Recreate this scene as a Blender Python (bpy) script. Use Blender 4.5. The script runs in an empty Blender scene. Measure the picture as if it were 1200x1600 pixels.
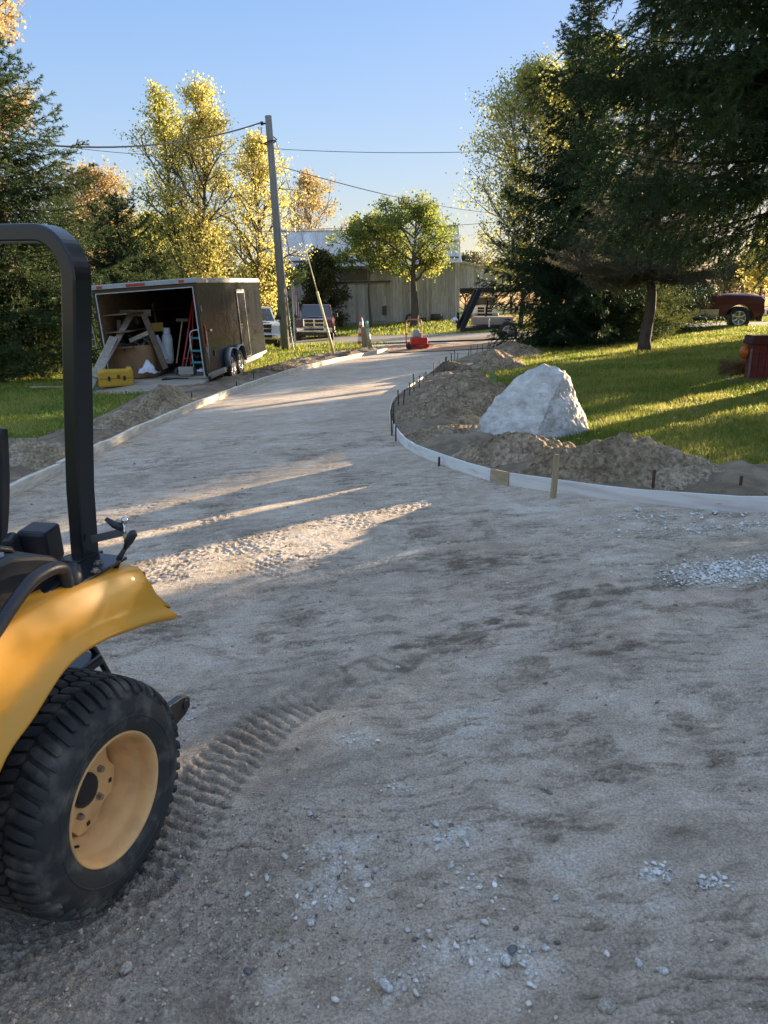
import bpy, bmesh, math, random
import numpy as np
from mathutils import Vector, Matrix

# ---------------------------------------------------------------- camera, sky, sun
SC = bpy.context.scene
COL = SC.collection
H = 1.6
PITCH = math.radians(15.2)
F = 1200.0
cd = bpy.data.cameras.new('camera'); cam = bpy.data.objects.new('camera', cd); COL.objects.link(cam)
cam.location = (0, 0, H); cam.rotation_euler = (math.radians(90) - PITCH, 0, 0)
cd.sensor_width = 36; cd.lens = 36 * F / 1600; cd.clip_start = .05; cd.clip_end = 3000
SC.camera = cam
SC.render.resolution_x = 768; SC.render.resolution_y = 1024
SUN_AZ = math.radians(52); SUN_EL = math.radians(10.0)
w = bpy.data.worlds.new('World'); SC.world = w; w.use_nodes = True
nt = w.node_tree
bg = nt.nodes['Background']
sky = nt.nodes.new('ShaderNodeTexSky'); sky.sky_type = 'NISHITA'; sky.sun_disc = False
sky.sun_elevation = SUN_EL; sky.sun_rotation = SUN_AZ
sky.air_density = 1.0; sky.dust_density = .6; sky.ozone_density = 2.4; sky.altitude = 200
tint = nt.nodes.new('ShaderNodeMix'); tint.data_type = 'RGBA'; tint.blend_type = 'MULTIPLY'; tint.inputs[0].default_value = 1; tint.inputs[7].default_value = (1.0, .80, .78, 1)
nt.links.new(sky.outputs[0], tint.inputs[6]); 
sep = nt.nodes.new('ShaderNodeSeparateColor'); nt.links.new(tint.outputs[2], sep.inputs[0])
ma = nt.nodes.new('ShaderNodeMath'); ma.operation = 'MULTIPLY_ADD'; ma.inputs[1].default_value = 1.4; ma.inputs[2].default_value = 1; nt.links.new(sep.outputs[1], ma.inputs[0])
vd = nt.nodes.new('ShaderNodeVectorMath'); vd.operation = 'DIVIDE'; nt.links.new(tint.outputs[2], vd.inputs[0]); nt.links.new(ma.outputs[0], vd.inputs[1]); 
# clear blue low down, made brighter and whiter high overhead to lift shaded ground
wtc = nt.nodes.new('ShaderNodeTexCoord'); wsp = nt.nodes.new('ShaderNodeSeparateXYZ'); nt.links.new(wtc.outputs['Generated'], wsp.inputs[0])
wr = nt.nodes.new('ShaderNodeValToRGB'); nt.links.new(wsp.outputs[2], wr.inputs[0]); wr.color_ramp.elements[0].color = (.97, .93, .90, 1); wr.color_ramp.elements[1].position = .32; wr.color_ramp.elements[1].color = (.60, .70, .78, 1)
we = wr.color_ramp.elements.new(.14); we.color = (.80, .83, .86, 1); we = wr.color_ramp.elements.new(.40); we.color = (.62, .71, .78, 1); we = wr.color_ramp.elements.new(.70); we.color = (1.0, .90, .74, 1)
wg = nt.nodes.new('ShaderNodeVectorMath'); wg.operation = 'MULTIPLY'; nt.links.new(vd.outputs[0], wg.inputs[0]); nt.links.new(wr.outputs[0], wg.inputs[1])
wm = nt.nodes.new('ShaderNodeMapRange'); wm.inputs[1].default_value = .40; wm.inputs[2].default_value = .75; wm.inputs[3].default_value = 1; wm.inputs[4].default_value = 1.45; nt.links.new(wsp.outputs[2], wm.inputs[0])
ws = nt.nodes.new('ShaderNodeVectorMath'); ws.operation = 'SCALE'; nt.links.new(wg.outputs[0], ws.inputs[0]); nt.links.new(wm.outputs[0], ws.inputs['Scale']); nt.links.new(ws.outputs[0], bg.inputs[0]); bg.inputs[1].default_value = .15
sd = bpy.data.lights.new('sun', 'SUN'); sun = bpy.data.objects.new('sun', sd); COL.objects.link(sun)
sd.energy = 2.2; sd.angle = math.radians(.5); sd.color = (1.0, .77, .50)
tosun = Vector((math.sin(SUN_AZ) * math.cos(SUN_EL), math.cos(SUN_AZ) * math.cos(SUN_EL), math.sin(SUN_EL)))
sun.rotation_euler = tosun.to_track_quat('Z', 'Y').to_euler()
SC.view_settings.view_transform = 'Standard'; SC.view_settings.look = 'None'
SC.view_settings.gamma = 1; SC.view_settings.exposure = 3.4
SC.cycles.max_bounces = 6; SC.cycles.transparent_max_bounces = 8

# ---------------------------------------------------------------- camera maths (pixels of the 1200x1600 photograph)
cp, sp_ = math.cos(PITCH), math.sin(PITCH)
FW = np.array([0, cp, -sp_]); UP = np.array([0, sp_, cp]); RT = np.array([1., 0, 0]); O = np.array([0, 0, H])
def ray(px, py): return FW + RT * ((px - 600) / F) + UP * ((800 - py) / F)
def sst(a, b, x):
    t = np.clip((np.asarray(x, float) - a) / (b - a), 0, 1); return t * t * (3 - 2 * t)
def gz(x, y):
    x = np.asarray(x, float); y = np.asarray(y, float)
    xc = np.where(x > 0, 17.9 * np.tanh(x / 16), 12 * np.tanh(x / 12))
    return .0536 * xc - .0059 * np.clip(y, -20, 60) + .5 * sst(42, 57, y) + .15 * sst(9, 15, x)
def G(px, py):
    r = ray(px, py); t0 = t = .5
    while t < 300:
        p = O + t * r
        if p[2] < gz(p[0], p[1]): break
        t0 = t; t *= 1.01
    for _ in range(30):
        m = (t0 + t) / 2; p = O + m * r
        if p[2] < gz(p[0], p[1]): t = m
        else: t0 = m
    return Vector(p)
def at_y(px, py, y):
    r = ray(px, py); return Vector(O + r * (y / r[1]))
def poly_G(pts): return [tuple(G(*p))[:2] for p in pts]

# ---------------------------------------------------------------- noise
_rs = np.random.RandomState(7); _perm = np.concatenate([_rs.permutation(512)] * 2)
_ang = _rs.rand(512) * 2 * np.pi; _gx, _gy = np.cos(_ang), np.sin(_ang)
def perlin(x, y):
    xi = np.floor(x).astype(int); yi = np.floor(y).astype(int); xf = x - xi; yf = y - yi
    u = xf ** 3 * (xf * (xf * 6 - 15) + 10); v = yf ** 3 * (yf * (yf * 6 - 15) + 10)
    def g(i, j, a, b):
        h = _perm[(_perm[(xi + i) & 511] + yi + j) & 511]; return _gx[h] * a + _gy[h] * b
    a = g(0, 0, xf, yf); b = g(1, 0, xf - 1, yf); c = g(0, 1, xf, yf - 1); d = g(1, 1, xf - 1, yf - 1)
    return 1.5 * ((a + u * (b - a)) * (1 - v) + (c + u * (d - c)) * v)
def fbm(x, y, s, n=4, g=.5, off=0.0):
    r = 0; a = 1.0; f = 1 / s; t = 0
    for i in range(n):
        r = r + a * perlin(x * f + off + i * 17.3, y * f + off * 1.7 - i * 9.1); t += a; a *= g; f *= 2.03
    return r / t
def inpoly(x, y, P):
    ins = np.zeros(np.shape(x), bool); n = len(P)
    for i in range(n):
        x1, y1 = P[i][:2]; x2, y2 = P[(i + 1) % n][:2]
        if y1 == y2: continue
        c = ((y1 > y) != (y2 > y)) & (x < (x2 - x1) * (y - y1) / (y2 - y1) + x1); ins ^= c
    return ins
def polydist(x, y, L):
    """distance across and arclength along an open polyline, side sign"""
    best = np.full(np.shape(x), 1e9); s = np.zeros(np.shape(x)); sg = np.zeros(np.shape(x)); acc = 0
    for (x1, y1), (x2, y2) in zip(L[:-1], L[1:]):
        dx, dy = x2 - x1, y2 - y1; l = math.hypot(dx, dy)
        t = np.clip(((x - x1) * dx + (y - y1) * dy) / (l * l), 0, 1)
        ex = x - x1 - t * dx; ey = y - y1 - t * dy; d = np.hypot(ex, ey); m = d < best
        best = np.where(m, d, best); s = np.where(m, acc + t * l, s); sg = np.where(m, np.sign(dx * ey - dy * ex), sg); acc += l
    return best, s, sg
def curve(pts, n=12):
    """Catmull-Rom through points"""
    P = [np.array(p, float) for p in pts]; P = [2 * P[0] - P[1]] + P + [2 * P[-1] - P[-2]]; out = []
    for i in range(1, len(P) - 2):
        for k in range(n):
            t = k / n; a, b, c, d = P[i - 1], P[i], P[i + 1], P[i + 2]
            out.append(.5 * (2 * b + (c - a) * t + (2 * a - 5 * b + 4 * c - d) * t * t + (3 * b - a - 3 * c + d) * t ** 3))
    out.append(P[-2]); return out

# ---------------------------------------------------------------- materials
MATS = {}
def mat(name, col, rough=.6, metal=0, col2=None, nscale=8, bump=0, bscale=60, spec=.5, coat=0, stretch=(1, 1, 1), detail=6, trans=0, island=0, bdist=.01, mixlo=.35, mixhi=.65, tone=False, emit=0, speck=0, sa=1.0):
    if name in MATS: return MATS[name]
    m = bpy.data.materials.new(name); m.use_nodes = True; N = m.node_tree.nodes; Lk = m.node_tree.links
    b = N['Principled BSDF']; b.inputs['Roughness'].default_value = rough; b.inputs['Metallic'].default_value = metal
    b.inputs['Specular IOR Level'].default_value = spec; b.inputs['Coat Weight'].default_value = coat
    tc = N.new('ShaderNodeTexCoord'); mp = N.new('ShaderNodeMapping'); mp.inputs['Scale'].default_value = stretch
    Lk.new(tc.outputs['Object'], mp.inputs[0])
    c2 = col2 or tuple(v * .8 for v in col)
    nz = N.new('ShaderNodeTexNoise'); nz.inputs['Scale'].default_value = nscale; nz.inputs['Detail'].default_value = detail; Lk.new(mp.outputs[0], nz.inputs[0])
    rp = N.new('ShaderNodeValToRGB'); rp.color_ramp.elements[0].position = mixlo; rp.color_ramp.elements[1].position = mixhi
    rp.color_ramp.elements[0].color = (*col, 1); rp.color_ramp.elements[1].color = (*c2, 1); Lk.new(nz.outputs[0], rp.inputs[0])
    out = rp.outputs[0]
    if island:
        ge = N.new('ShaderNodeNewGeometry'); hs = N.new('ShaderNodeHueSaturation'); mr = N.new('ShaderNodeMapRange')
        mr.inputs[3].default_value = 1 - island; mr.inputs[4].default_value = 1 + island
        Lk.new(ge.outputs['Random Per Island'], mr.inputs[0]); Lk.new(mr.outputs[0], hs.inputs['Value']); Lk.new(out, hs.inputs['Color']); out = hs.outputs[0]
    if tone:   # soil colour patches baked as an attribute: dark loosened soil (-) and pale crushed stone (+)
        at = N.new('ShaderNodeAttribute'); at.attribute_name = 'tone'
        for sgn, cc in ((-1, tone[0]), (1, tone[1])):
            ml = N.new('ShaderNodeMath'); ml.operation = 'MULTIPLY'; ml.use_clamp = True; ml.inputs[1].default_value = sgn; Lk.new(at.outputs['Fac'], ml.inputs[0])
            mx = N.new('ShaderNodeMix'); mx.data_type = 'RGBA'; Lk.new(ml.outputs[0], mx.inputs[0]); Lk.new(out, mx.inputs[6]); mx.inputs[7].default_value = (*cc, 1); out = mx.outputs[2]
    if speck:
        sn = N.new('ShaderNodeTexNoise'); sn.inputs['Scale'].default_value = speck; sn.inputs['Detail'].default_value = 5; sn.inputs['Roughness'].default_value = .7; Lk.new(mp.outputs[0], sn.inputs[0])
        sr = N.new('ShaderNodeMapRange'); sr.inputs[1].default_value = .38; sr.inputs[2].default_value = .62; sr.inputs[3].default_value = 1 - .48 * sa; sr.inputs[4].default_value = 1 + .34 * sa; Lk.new(sn.outputs[0], sr.inputs[0])
        sh_ = N.new('ShaderNodeHueSaturation'); Lk.new(sr.outputs[0], sh_.inputs['Value']); Lk.new(out, sh_.inputs['Color']); out = sh_.outputs[0]
    Lk.new(out, b.inputs['Base Color'])
    if bump:
        bn = N.new('ShaderNodeTexNoise'); bn.inputs['Scale'].default_value = bscale; bn.inputs['Detail'].default_value = 8; bn.inputs['Roughness'].default_value = .65
        Lk.new(mp.outputs[0], bn.inputs[0]); bp = N.new('ShaderNodeBump'); bp.inputs['Strength'].default_value = bump; bp.inputs['Distance'].default_value = bdist
        Lk.new(bn.outputs[0], bp.inputs['Height']); Lk.new(bp.outputs[0], b.inputs['Normal'])
    if trans:
        tr = N.new('ShaderNodeBsdfTranslucent'); mx = N.new('ShaderNodeMixShader'); mx.inputs[0].default_value = trans
        Lk.new(out, tr.inputs[0]); Lk.new(b.outputs[0], mx.inputs[1]); Lk.new(tr.outputs[0], mx.inputs[2]); Lk.new(mx.outputs[0], N['Material Output'].inputs[0])
    if emit:
        b.inputs['Emission Color'].default_value = (*col, 1); b.inputs['Emission Strength'].default_value = emit
    MATS[name] = m; return m
def leafmat(name, cols, trans=.5, rough=.55, spec=.3):
    m = bpy.data.materials.new(name); m.use_nodes = True; N = m.node_tree.nodes; Lk = m.node_tree.links; b = N['Principled BSDF']
    b.inputs['Roughness'].default_value = rough; b.inputs['Specular IOR Level'].default_value = spec
    ge = N.new('ShaderNodeNewGeometry'); rp = N.new('ShaderNodeValToRGB'); cr = rp.color_ramp
    tc = N.new('ShaderNodeTexCoord'); nz = N.new('ShaderNodeTexNoise'); nz.inputs['Scale'].default_value = .7; Lk.new(tc.outputs['Object'], nz.inputs[0])
    ad = N.new('ShaderNodeMath'); ad.operation = 'ADD'; m2 = N.new('ShaderNodeMath'); m2.operation = 'MULTIPLY_ADD'; m2.inputs[1].default_value = 1.6; m2.inputs[2].default_value = -.8
    Lk.new(nz.outputs[0], m2.inputs[0]); Lk.new(ge.outputs['Random Per Island'], ad.inputs[0]); Lk.new(m2.outputs[0], ad.inputs[1]); Lk.new(ad.outputs[0], rp.inputs[0])
    while len(cr.elements) < len(cols): cr.elements.new(.5)
    for i, c in enumerate(cols): cr.elements[i].position = i / (len(cols) - 1); cr.elements[i].color = (*c, 1)
    Lk.new(rp.outputs[0], b.inputs['Base Color'])
    tr = N.new('ShaderNodeBsdfTranslucent'); mx = N.new('ShaderNodeMixShader'); mx.inputs[0].default_value = trans
    Lk.new(rp.outputs[0], tr.inputs[0]); Lk.new(b.outputs[0], mx.inputs[1]); Lk.new(tr.outputs[0], mx.inputs[2]); Lk.new(mx.outputs[0], N['Material Output'].inputs[0])
    return m

# ---------------------------------------------------------------- mesh helpers
def tag(o, label=None, cat=None, group=None, kind=None):
    if label: o['label'] = label
    if cat: o['category'] = cat
    if group: o['group'] = group
    if kind: o['kind'] = kind
    return o
def empty(name, loc=(0, 0, 0), rot=(0, 0, 0), label=None, cat=None, group=None):
    o = bpy.data.objects.new(name, None); COL.objects.link(o); o.location = loc; o.rotation_euler = rot; o.empty_display_size = .1
    return tag(o, label, cat, group)
def np_mesh(name, V, Fc, m, parent=None, smooth=False, attr=None):
    """V (n,3) array, Fc (m,k) array with k = 3 or 4"""
    me = bpy.data.meshes.new(name); V = np.asarray(V, np.float32); Fc = np.asarray(Fc, np.int32); k = Fc.shape[1]
    me.vertices.add(len(V)); me.vertices.foreach_set('co', V.ravel()); me.loops.add(Fc.size); me.loops.foreach_set('vertex_index', Fc.ravel())
    me.polygons.add(len(Fc)); me.polygons.foreach_set('loop_start', np.arange(0, Fc.size, k, dtype=np.int32))
    try: me.polygons.foreach_set('loop_total', np.full(len(Fc), k, dtype=np.int32))
    except Exception: pass
    me.update(calc_edges=True)
    if smooth: me.polygons.foreach_set('use_smooth', np.ones(len(Fc), bool))
    if attr is not None:
        a = me.attributes.new('tone', 'FLOAT', 'POINT'); a.data.foreach_set('value', np.asarray(attr, np.float32))
    me.materials.append(m); o = bpy.data.objects.new(name, me); COL.objects.link(o)
    if parent: o.parent = parent
    return o
class MB:
    def __init__(s): s.v = []; s.f = []
    def add(s, vs, fs, M=None):
        b = len(s.v)
        for v in vs:
            v = Vector(v); s.v.append(tuple(M @ v) if M is not None else tuple(v))
        s.f += [tuple(i + b for i in f) for f in fs]; return s
    def box(s, c, d, rz=0, rx=0, ry=0, M=None):
        x, y, z = d[0] / 2, d[1] / 2, d[2] / 2
        T = Matrix.Translation(c) @ Matrix.Rotation(rz, 4, 'Z') @ Matrix.Rotation(ry, 4, 'Y') @ Matrix.Rotation(rx, 4, 'X')
        if M is not None: T = M @ T
        vs = [(i * x, j * y, k * z) for i in (-1, 1) for j in (-1, 1) for k in (-1, 1)]
        return s.add(vs, [(0, 1, 3, 2), (4, 6, 7, 5), (0, 4, 5, 1), (2, 3, 7, 6), (0, 2, 6, 4), (1, 5, 7, 3)], T)
    def bar(s, a, b, w, h, up=(0, 0, 1)):
        a = Vector(a); b = Vector(b); d = b - a; L = d.length; d.normalize(); u = Vector(up)
        if abs(d.dot(u)) > .98: u = Vector((1, 0, 0))
        sd = d.cross(u).normalized(); u = sd.cross(d)
        M = Matrix((( d.x, sd.x, u.x, 0), (d.y, sd.y, u.y, 0), (d.z, sd.z, u.z, 0), (0, 0, 0, 1)))
        return s.box((0, 0, 0), (L, w, h), M=Matrix.Translation((a + b) / 2) @ M)
    def tube(s, pts, r, n=8, cap=True):
        pts = [Vector(p) for p in pts]; R = r if hasattr(r, '__len__') else [r] * len(pts); rings = []; pu = None; vs = []; fs = []
        for i, p in enumerate(pts):
            d = (pts[min(i + 1, len(pts) - 1)] - pts[max(i - 1, 0)]).normalized()
            u = pu if pu is not None else (Vector((0, 0, 1)) if abs(d.z) < .9 else Vector((1, 0, 0)))
            sd = d.cross(u); sd.normalize(); u = sd.cross(d); pu = u
            for k in range(n):
                a = 2 * math.pi * k / n; vs.append(p + (u * math.cos(a) + sd * math.sin(a)) * R[i])
        for i in range(len(pts) - 1):
            for k in range(n): fs.append((i * n + k, i * n + (k + 1) % n, (i + 1) * n + (k + 1) % n, (i + 1) * n + k))
        if cap: fs.append(tuple(range(n))[::-1]); fs.append(tuple((len(pts) - 1) * n + k for k in range(n)))
        return s.add(vs, fs)
    def lathe(s, prof, n=32, M=None, cap=False):
        """prof = [(axial, radius)] about local Y axis"""
        vs = []; fs = []
        for (a, r) in prof:
            for k in range(n):
                t = 2 * math.pi * k / n; vs.append((r * math.cos(t), a, r * math.sin(t)))
        for i in range(len(prof) - 1):
            for k in range(n): fs.append((i * n + k, i * n + (k + 1) % n, (i + 1) * n + (k + 1) % n, (i + 1) * n + k))
        if cap: fs.append(tuple(range(n))); fs.append(tuple((len(prof) - 1) * n + k for k in range(n))[::-1])
        return s.add(vs, fs, M)
    def prism(s, out, a, b, axis='y', M=None, scale=None):
        """outline [(u,w)] extruded from a to b; axis y: (u,axis,w); axis x: (axis,u,w); axis z: (u,w,axis)"""
        n = len(out); vs = []
        for t in (a, b):
            for (u, w_) in out: vs.append({'y': (u, t, w_), 'x': (t, u, w_), 'z': (u, w_, t)}[axis])
        fs = [tuple(range(n)), tuple(range(n, 2 * n))[::-1]] + [(i, (i + 1) % n, n + (i + 1) % n, n + i) for i in range(n)]
        return s.add(vs, fs, M)
    def grid(s, rows, close=False):
        n = len(rows[0]); vs = [p for r in rows for p in r]; fs = []
        for i in range(len(rows) - 1):
            for k in range(n - (0 if close else 1)): fs.append((i * n + k, i * n + (k + 1) % n, (i + 1) * n + (k + 1) % n, (i + 1) * n + k))
        return s.add(vs, fs)
    def ball(s, c, r, n=10, sc=(1, 1, 1)):
        prof = [(-r * math.cos(math.pi * i / n), r * math.sin(math.pi * i / n) + 1e-4) for i in range(n + 1)]
        return s.lathe(prof, 2 * n, Matrix.Translation(c) @ Matrix.Diagonal((*sc, 1)))
    def build(s, name, m, parent=None, bevel=0, smooth=False, solid=0, seg=2, normals=True, subsurf=0):
        me = bpy.data.meshes.new(name); me.from_pydata(s.v, [], s.f)
        if normals:
            bm = bmesh.new(); bm.from_mesh(me); bmesh.ops.recalc_face_normals(bm, faces=bm.faces); bm.to_mesh(me); bm.free()
        me.materials.append(m); o = bpy.data.objects.new(name, me); COL.objects.link(o)
        if smooth: me.polygons.foreach_set('use_smooth', [True] * len(me.polygons))
        if parent: o.parent = parent
        if solid: md = o.modifiers.new('s', 'SOLIDIFY'); md.thickness = solid; md.offset = 0
        if subsurf: md = o.modifiers.new('u', 'SUBSURF'); md.levels = md.render_levels = subsurf
        if bevel:
            md = o.modifiers.new('b', 'BEVEL'); md.width = bevel; md.segments = seg; md.limit_method = 'ANGLE'; md.angle_limit = math.radians(35)
            if hasattr(md, 'harden_normals'): pass
        return o
def copy_thing(o, parent=None):
    c = o.copy(); COL.objects.link(c)
    if parent: c.parent = parent
    for ch in [q for q in bpy.data.objects if q.parent == o]: copy_thing(ch, c)
    return c
# ---------------------------------------------------------------- ground: lawn, driveway, road, soil verges
LEFT_PX = [(14, 780), (100, 738), (145, 715), (240, 668), (330, 630), (430, 592), (520, 567), (605, 549)]
RIGHT_PX = [(1200, 800), (1100, 795), (960, 783), (870, 770), (780, 755), (700, 730), (640, 705), (614, 675), (608, 650), (620, 625), (660, 595), (697, 572), (740, 555), (790, 545)]
LEFT = [(-3.75, -4.0), (-3.68, 3.5)] + poly_G(LEFT_PX)
RIGHT = [(13.0, 4.3), (6.0, 4.75)] + poly_G(RIGHT_PX)
LC = [tuple(p) for p in curve(LEFT, 6)]; RC = [tuple(p) for p in curve(RIGHT, 6)]
RO_NEAR = [(-45, 46)] + poly_G([(380, 543), (500, 538), (620, 537), (790, 531), (1070, 515), (1250, 511)]) + [(60, 33)]
RO_FAR = [(-45, 53)] + poly_G([(380, 532), (500, 528), (600, 525.5), (770, 521), (1070, 507), (1250, 504)]) + [(60, 40)]
DRIVE = LC + [(-.3, 33), (-1.4, 36.5), RO_NEAR[3], RO_NEAR[4], (7.4, 36), (5.4, 31)] + RC[::-1] + [(13, -4)]
def skirt(x, y):   # 0 outside the driveway, 1 well inside
    return inpoly(x, y, DRIVE)

# --- lawn: one sheet out to the horizon, dipping under the driveway
def axis(a, b, n, c, k):
    t = np.linspace(-1, 1, n); return None
xs = np.concatenate([-np.geomspace(700, 16, 40), np.linspace(-15.6, 24, 420), np.geomspace(24.6, 700, 46)])
ys = np.concatenate([np.linspace(-40, 1.8, 30), np.linspace(2, 45, 480), np.linspace(45.4, 70, 60), np.geomspace(72, 1500, 40)])
X, Y = np.meshgrid(xs, ys)
lawnZ = lambda x, y: gz(x, y) + .03 + .03 * fbm(x, y, 2.2, 3) * sst(200, 40, y) + .012 * fbm(x, y, .3, 2)
Z = lawnZ(X, Y); ins = skirt(X, Y); dl, _, _ = polydist(X, Y, LC); dr, _, _ = polydist(X, Y, RC)
Z = np.where(ins | (dl < .13) | (dr < .13), Z - .14, Z)
Z = np.where(inpoly(X, Y, RO_NEAR + RO_FAR[::-1]), Z - .07, Z)
n1, n2 = X.shape; idx = np.arange(n1 * n2).reshape(n1, n2)
Fq = np.stack([idx[:-1, :-1], idx[:-1, 1:], idx[1:, 1:], idx[1:, :-1]], -1).reshape(-1, 4)
M_lawn = mat('lawn', (.10, .17, .028), .9, col2=(.17, .22, .045), nscale=1.3, bump=.8, bscale=35, bdist=.04, spec=.15, tone=((.16, .15, .05), (.42, .24, .10)))
lt = np.clip(fbm(X, Y, 3, 3) * 1.2 - .25, 0, .4) * -1
leafy = sst(30, 44, Y) * sst(8, 20, X) * (Y > 42)
lt = np.where(leafy > .02, np.maximum(lt, 0) + leafy * .9, lt)
tag(np_mesh('lawn', np.stack([X, Y, Z], -1).reshape(-1, 3), Fq, M_lawn, smooth=True, attr=lt.ravel()), kind='structure')

# --- driveway: packed dirt with tyre tracks, ridges and powder patches
P2 = lambda L: [tuple(p) for p in curve(poly_G(L), 4)]
TRK = P2([(215, 1370), (330, 1215), (445, 1110), (560, 1055), (700, 1000), (830, 955), (960, 922), (1050, 912)])
ARC = P2([(345, 775), (338, 805), (350, 840), (385, 870), (470, 900)])
PR2 = P2([(-60, 1560), (60, 1510), (190, 1450), (300, 1330)])
PR3 = P2([(330, 1600), (370, 1500), (430, 1420)])
PR4 = P2([(160, 900), (300, 850), (480, 815), (650, 790)])
PR5 = P2([(640, 840), (780, 845), (960, 850), (1190, 855)])
PR6 = P2([(900, 975), (960, 1010), (1010, 1055), (1190, 1100)])
PR7 = P2([(150, 1010), (330, 965), (520, 900), (700, 870), (900, 850)])
PALE = [(540, 1340, .16, .8), (500, 1400, .10, .7), (705, 1300, .10, .8), (560, 1160, .07, .6), (620, 1230, .07, .5), (810, 1500, .12, .8), (700, 1480, .09, .6), (600, 1545, .10, .7), (1020, 1365, .04, 1), (1110, 1378, .03, 1),
        (750, 1390, .08, .5), (300, 1110, .10, .5), (350, 1250, .10, .35), (1140, 890, .25, .6), (1100, 835, .4, .45), (960, 820, .35, .35), (420, 1560, .1, .5), (250, 1330, .08, .4), (900, 1180, .12, .2), (330, 1040, .12, .3), (860, 1050, .1, .35), (530, 960, .2, .2), (830, 800, .5, .35)]
DARK = [(720, 880, .25, .8), (820, 870, .3, .5), (980, 1010, .22, .75), (690, 1010, .18, .6), (250, 985, .14, .8), (480, 1190, .15, .5), (870, 1130, .12, .4), (880, 1290, .12, .5), (1100, 1140, .16, .5), (780, 1300, .1, .3), (1180, 1200, .2, .4), (620, 1390, .1, .5), (1050, 1300, .08, .4), (960, 960, .2, .5), (1020, 900, .3, .3), (450, 980, .2, .4)]
def drive_detail(x, y, fine=True):
    wx = x + .12 * fbm(x, y, .5, 3, off=3); wy = y + .12 * fbm(x, y, .5, 3, off=8)
    h = .014 * fbm(x, y, 1.6, 3) + .004 * fbm(wx, wy, .35, 3, off=5)
    tone = -.02 + .50 * fbm(wx, wy, .9, 4, off=11) + .35 * fbm(wx, wy, .22, 3, off=31)
    # long streaks scraped roughly across the view
    st = fbm(wx * .5 + wy * .15, wy * 2.2 - wx * .35, .16, 4, off=21)
    tone = tone + .35 * st
    if fine:
        rough = sst(-.15, .35, fbm(wx, wy, .6, 3, off=40)) * 1.0 + .3
        crust = fbm(x * .6 + y * .2, y * 1.5 - x * .3, .050, 5, .62, off=2); h = h + .0050 * rough * crust + .0032 * fbm(x, y, .014, 3, .65) * (.35 + rough)
        pit = sst(.15, .45, fbm(wx * .7, wy * 1.5, .030, 4, .6, off=15)); h = h - .004 * pit * rough; tone = tone - .30 * pit * rough + .25 * fbm(x, y, .05, 4, .6, off=18)
        Mk = sst(.02, .20, fbm(wx * .6 + wy * .1, wy * 1.5 - wx * .2, .20, 5, .68, off=101)) * sst(-.3, .2, fbm(x, y, 1.1, 2, off=7)); cb = sst(-.02, .22, fbm(x, y, .017, 3, .6, off=103))
        h = h + Mk * (.0050 * cb - .002); tone = tone - Mk * (.15 + .45 * (1 - cb))
        st2 = fbm(wx * .5, wy * 1.8, .06, 3, off=55); h = h - .0050 * sst(.12, .4, st2) * rough
        tone = tone - .40 * sst(.12, .4, st2) * rough
        def band(L, hw, soft=.25):
            d, s, sg = polydist(x + .02 * fbm(x, y, .12, 2), y + .02 * fbm(y, x, .12, 2), L); return sst(hw, hw * (1 - soft), d), s, d * sg
        m, s, t = band(TRK, .15)
        e = 1 - sst(.85, 1.5, s + .25 * fbm(x, y, .15, 2, off=3))
        ph = (s - .30 * t) / .052; wv = np.abs(np.mod(ph, 1) * 2 - 1); lug = sst(.25, .6, wv) - .5
        brk = .35 + .65 * sst(-.2, .2, fbm(x, y, .08, 2, off=61))
        lug = lug + .8 * fbm(x, y, .03, 4, .65, off=33); h = h + m * e * (.016 * lug * brk - .006); nn = sst(-.25, .3, fbm(wx, wy, .12, 4, .6, off=66)); tone = tone - m * e * (.12 + .3 * (lug < 0)) - m * (1 - e) * .75 * nn * sst(6.5, 2.0, s)
        h = h + m * (1 - e) * .010 * fbm(wx, wy, .05, 4, .65, off=71)
        for L, hw, amp, per in ((ARC, .16, .006, .06), (PR2, .2, .007, .055), (PR3, .16, .007, .05), (PR4, .55, .006, .07), (PR5, .4, .006, .065), (PR6, .15, .007, .05), (PR7, .2, .006, .06)):
            m, s, t = band(L, hw, .4); row = np.floor(t / per); q = np.abs(np.mod(s / per + .5 * np.mod(row, 2), 1) * 2 - 1); r = np.abs(np.mod(t / per, 1) * 2 - 1)
            blk = sst(.12, .4, q) * sst(.12, .4, r); fade = sst(-.35, .15, fbm(x, y, .4, 2, off=per * 900)); h = h - m * amp * blk * fade; tone = tone - m * .12 * blk * fade
        # loose crumbs near the wheel and along the soft stretches
        cx, cy = G(330, 1420)[:2]; near = np.exp(-((x - cx) ** 2 + (y - cy) ** 2) / .22) + .7 * np.exp(-((x - cx + .5) ** 2 + (y - cy + .35) ** 2) / .3)
        cr = fbm(x, y, .03, 3, .6, off=91); h = h + np.clip(near, 0, 1) * .009 * sst(0, .5, cr); tone = tone + np.clip(near, 0, 1) * (.22 * cr + .10)
    for px, py, r, a in PALE:
        p = G(px, py); g = np.exp(-(((x - p.x) / r) ** 2 + ((y - p.y) / (r * .8)) ** 2) * 1.2) * a
        g = g * (sst(-.3, .3, fbm(x, y, r * .6, 4, .6, off=px * .01)) if fine else .7); tone = tone + g * 1.3; h = h + g * .003
    for px, py, r, a in DARK:
        p = G(px, py); g = np.exp(-(((x - p.x) / (r * 1.4)) ** 2 + ((y - p.y) / (r * .7)) ** 2) * 1.2) * a
        k = sst(-.25, .3, fbm(x * .6, y * 1.4, .1, 4, .6, off=py * .01)) if fine else .7; tone = tone - g * 1.1 * k; h = h + g * k * (.006 * fbm(wx, wy, .04, 3, off=5) if fine else 0)
    return h, np.clip(tone, -1, 1)
def driveZ(x, y): return gz(x, y)
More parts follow.
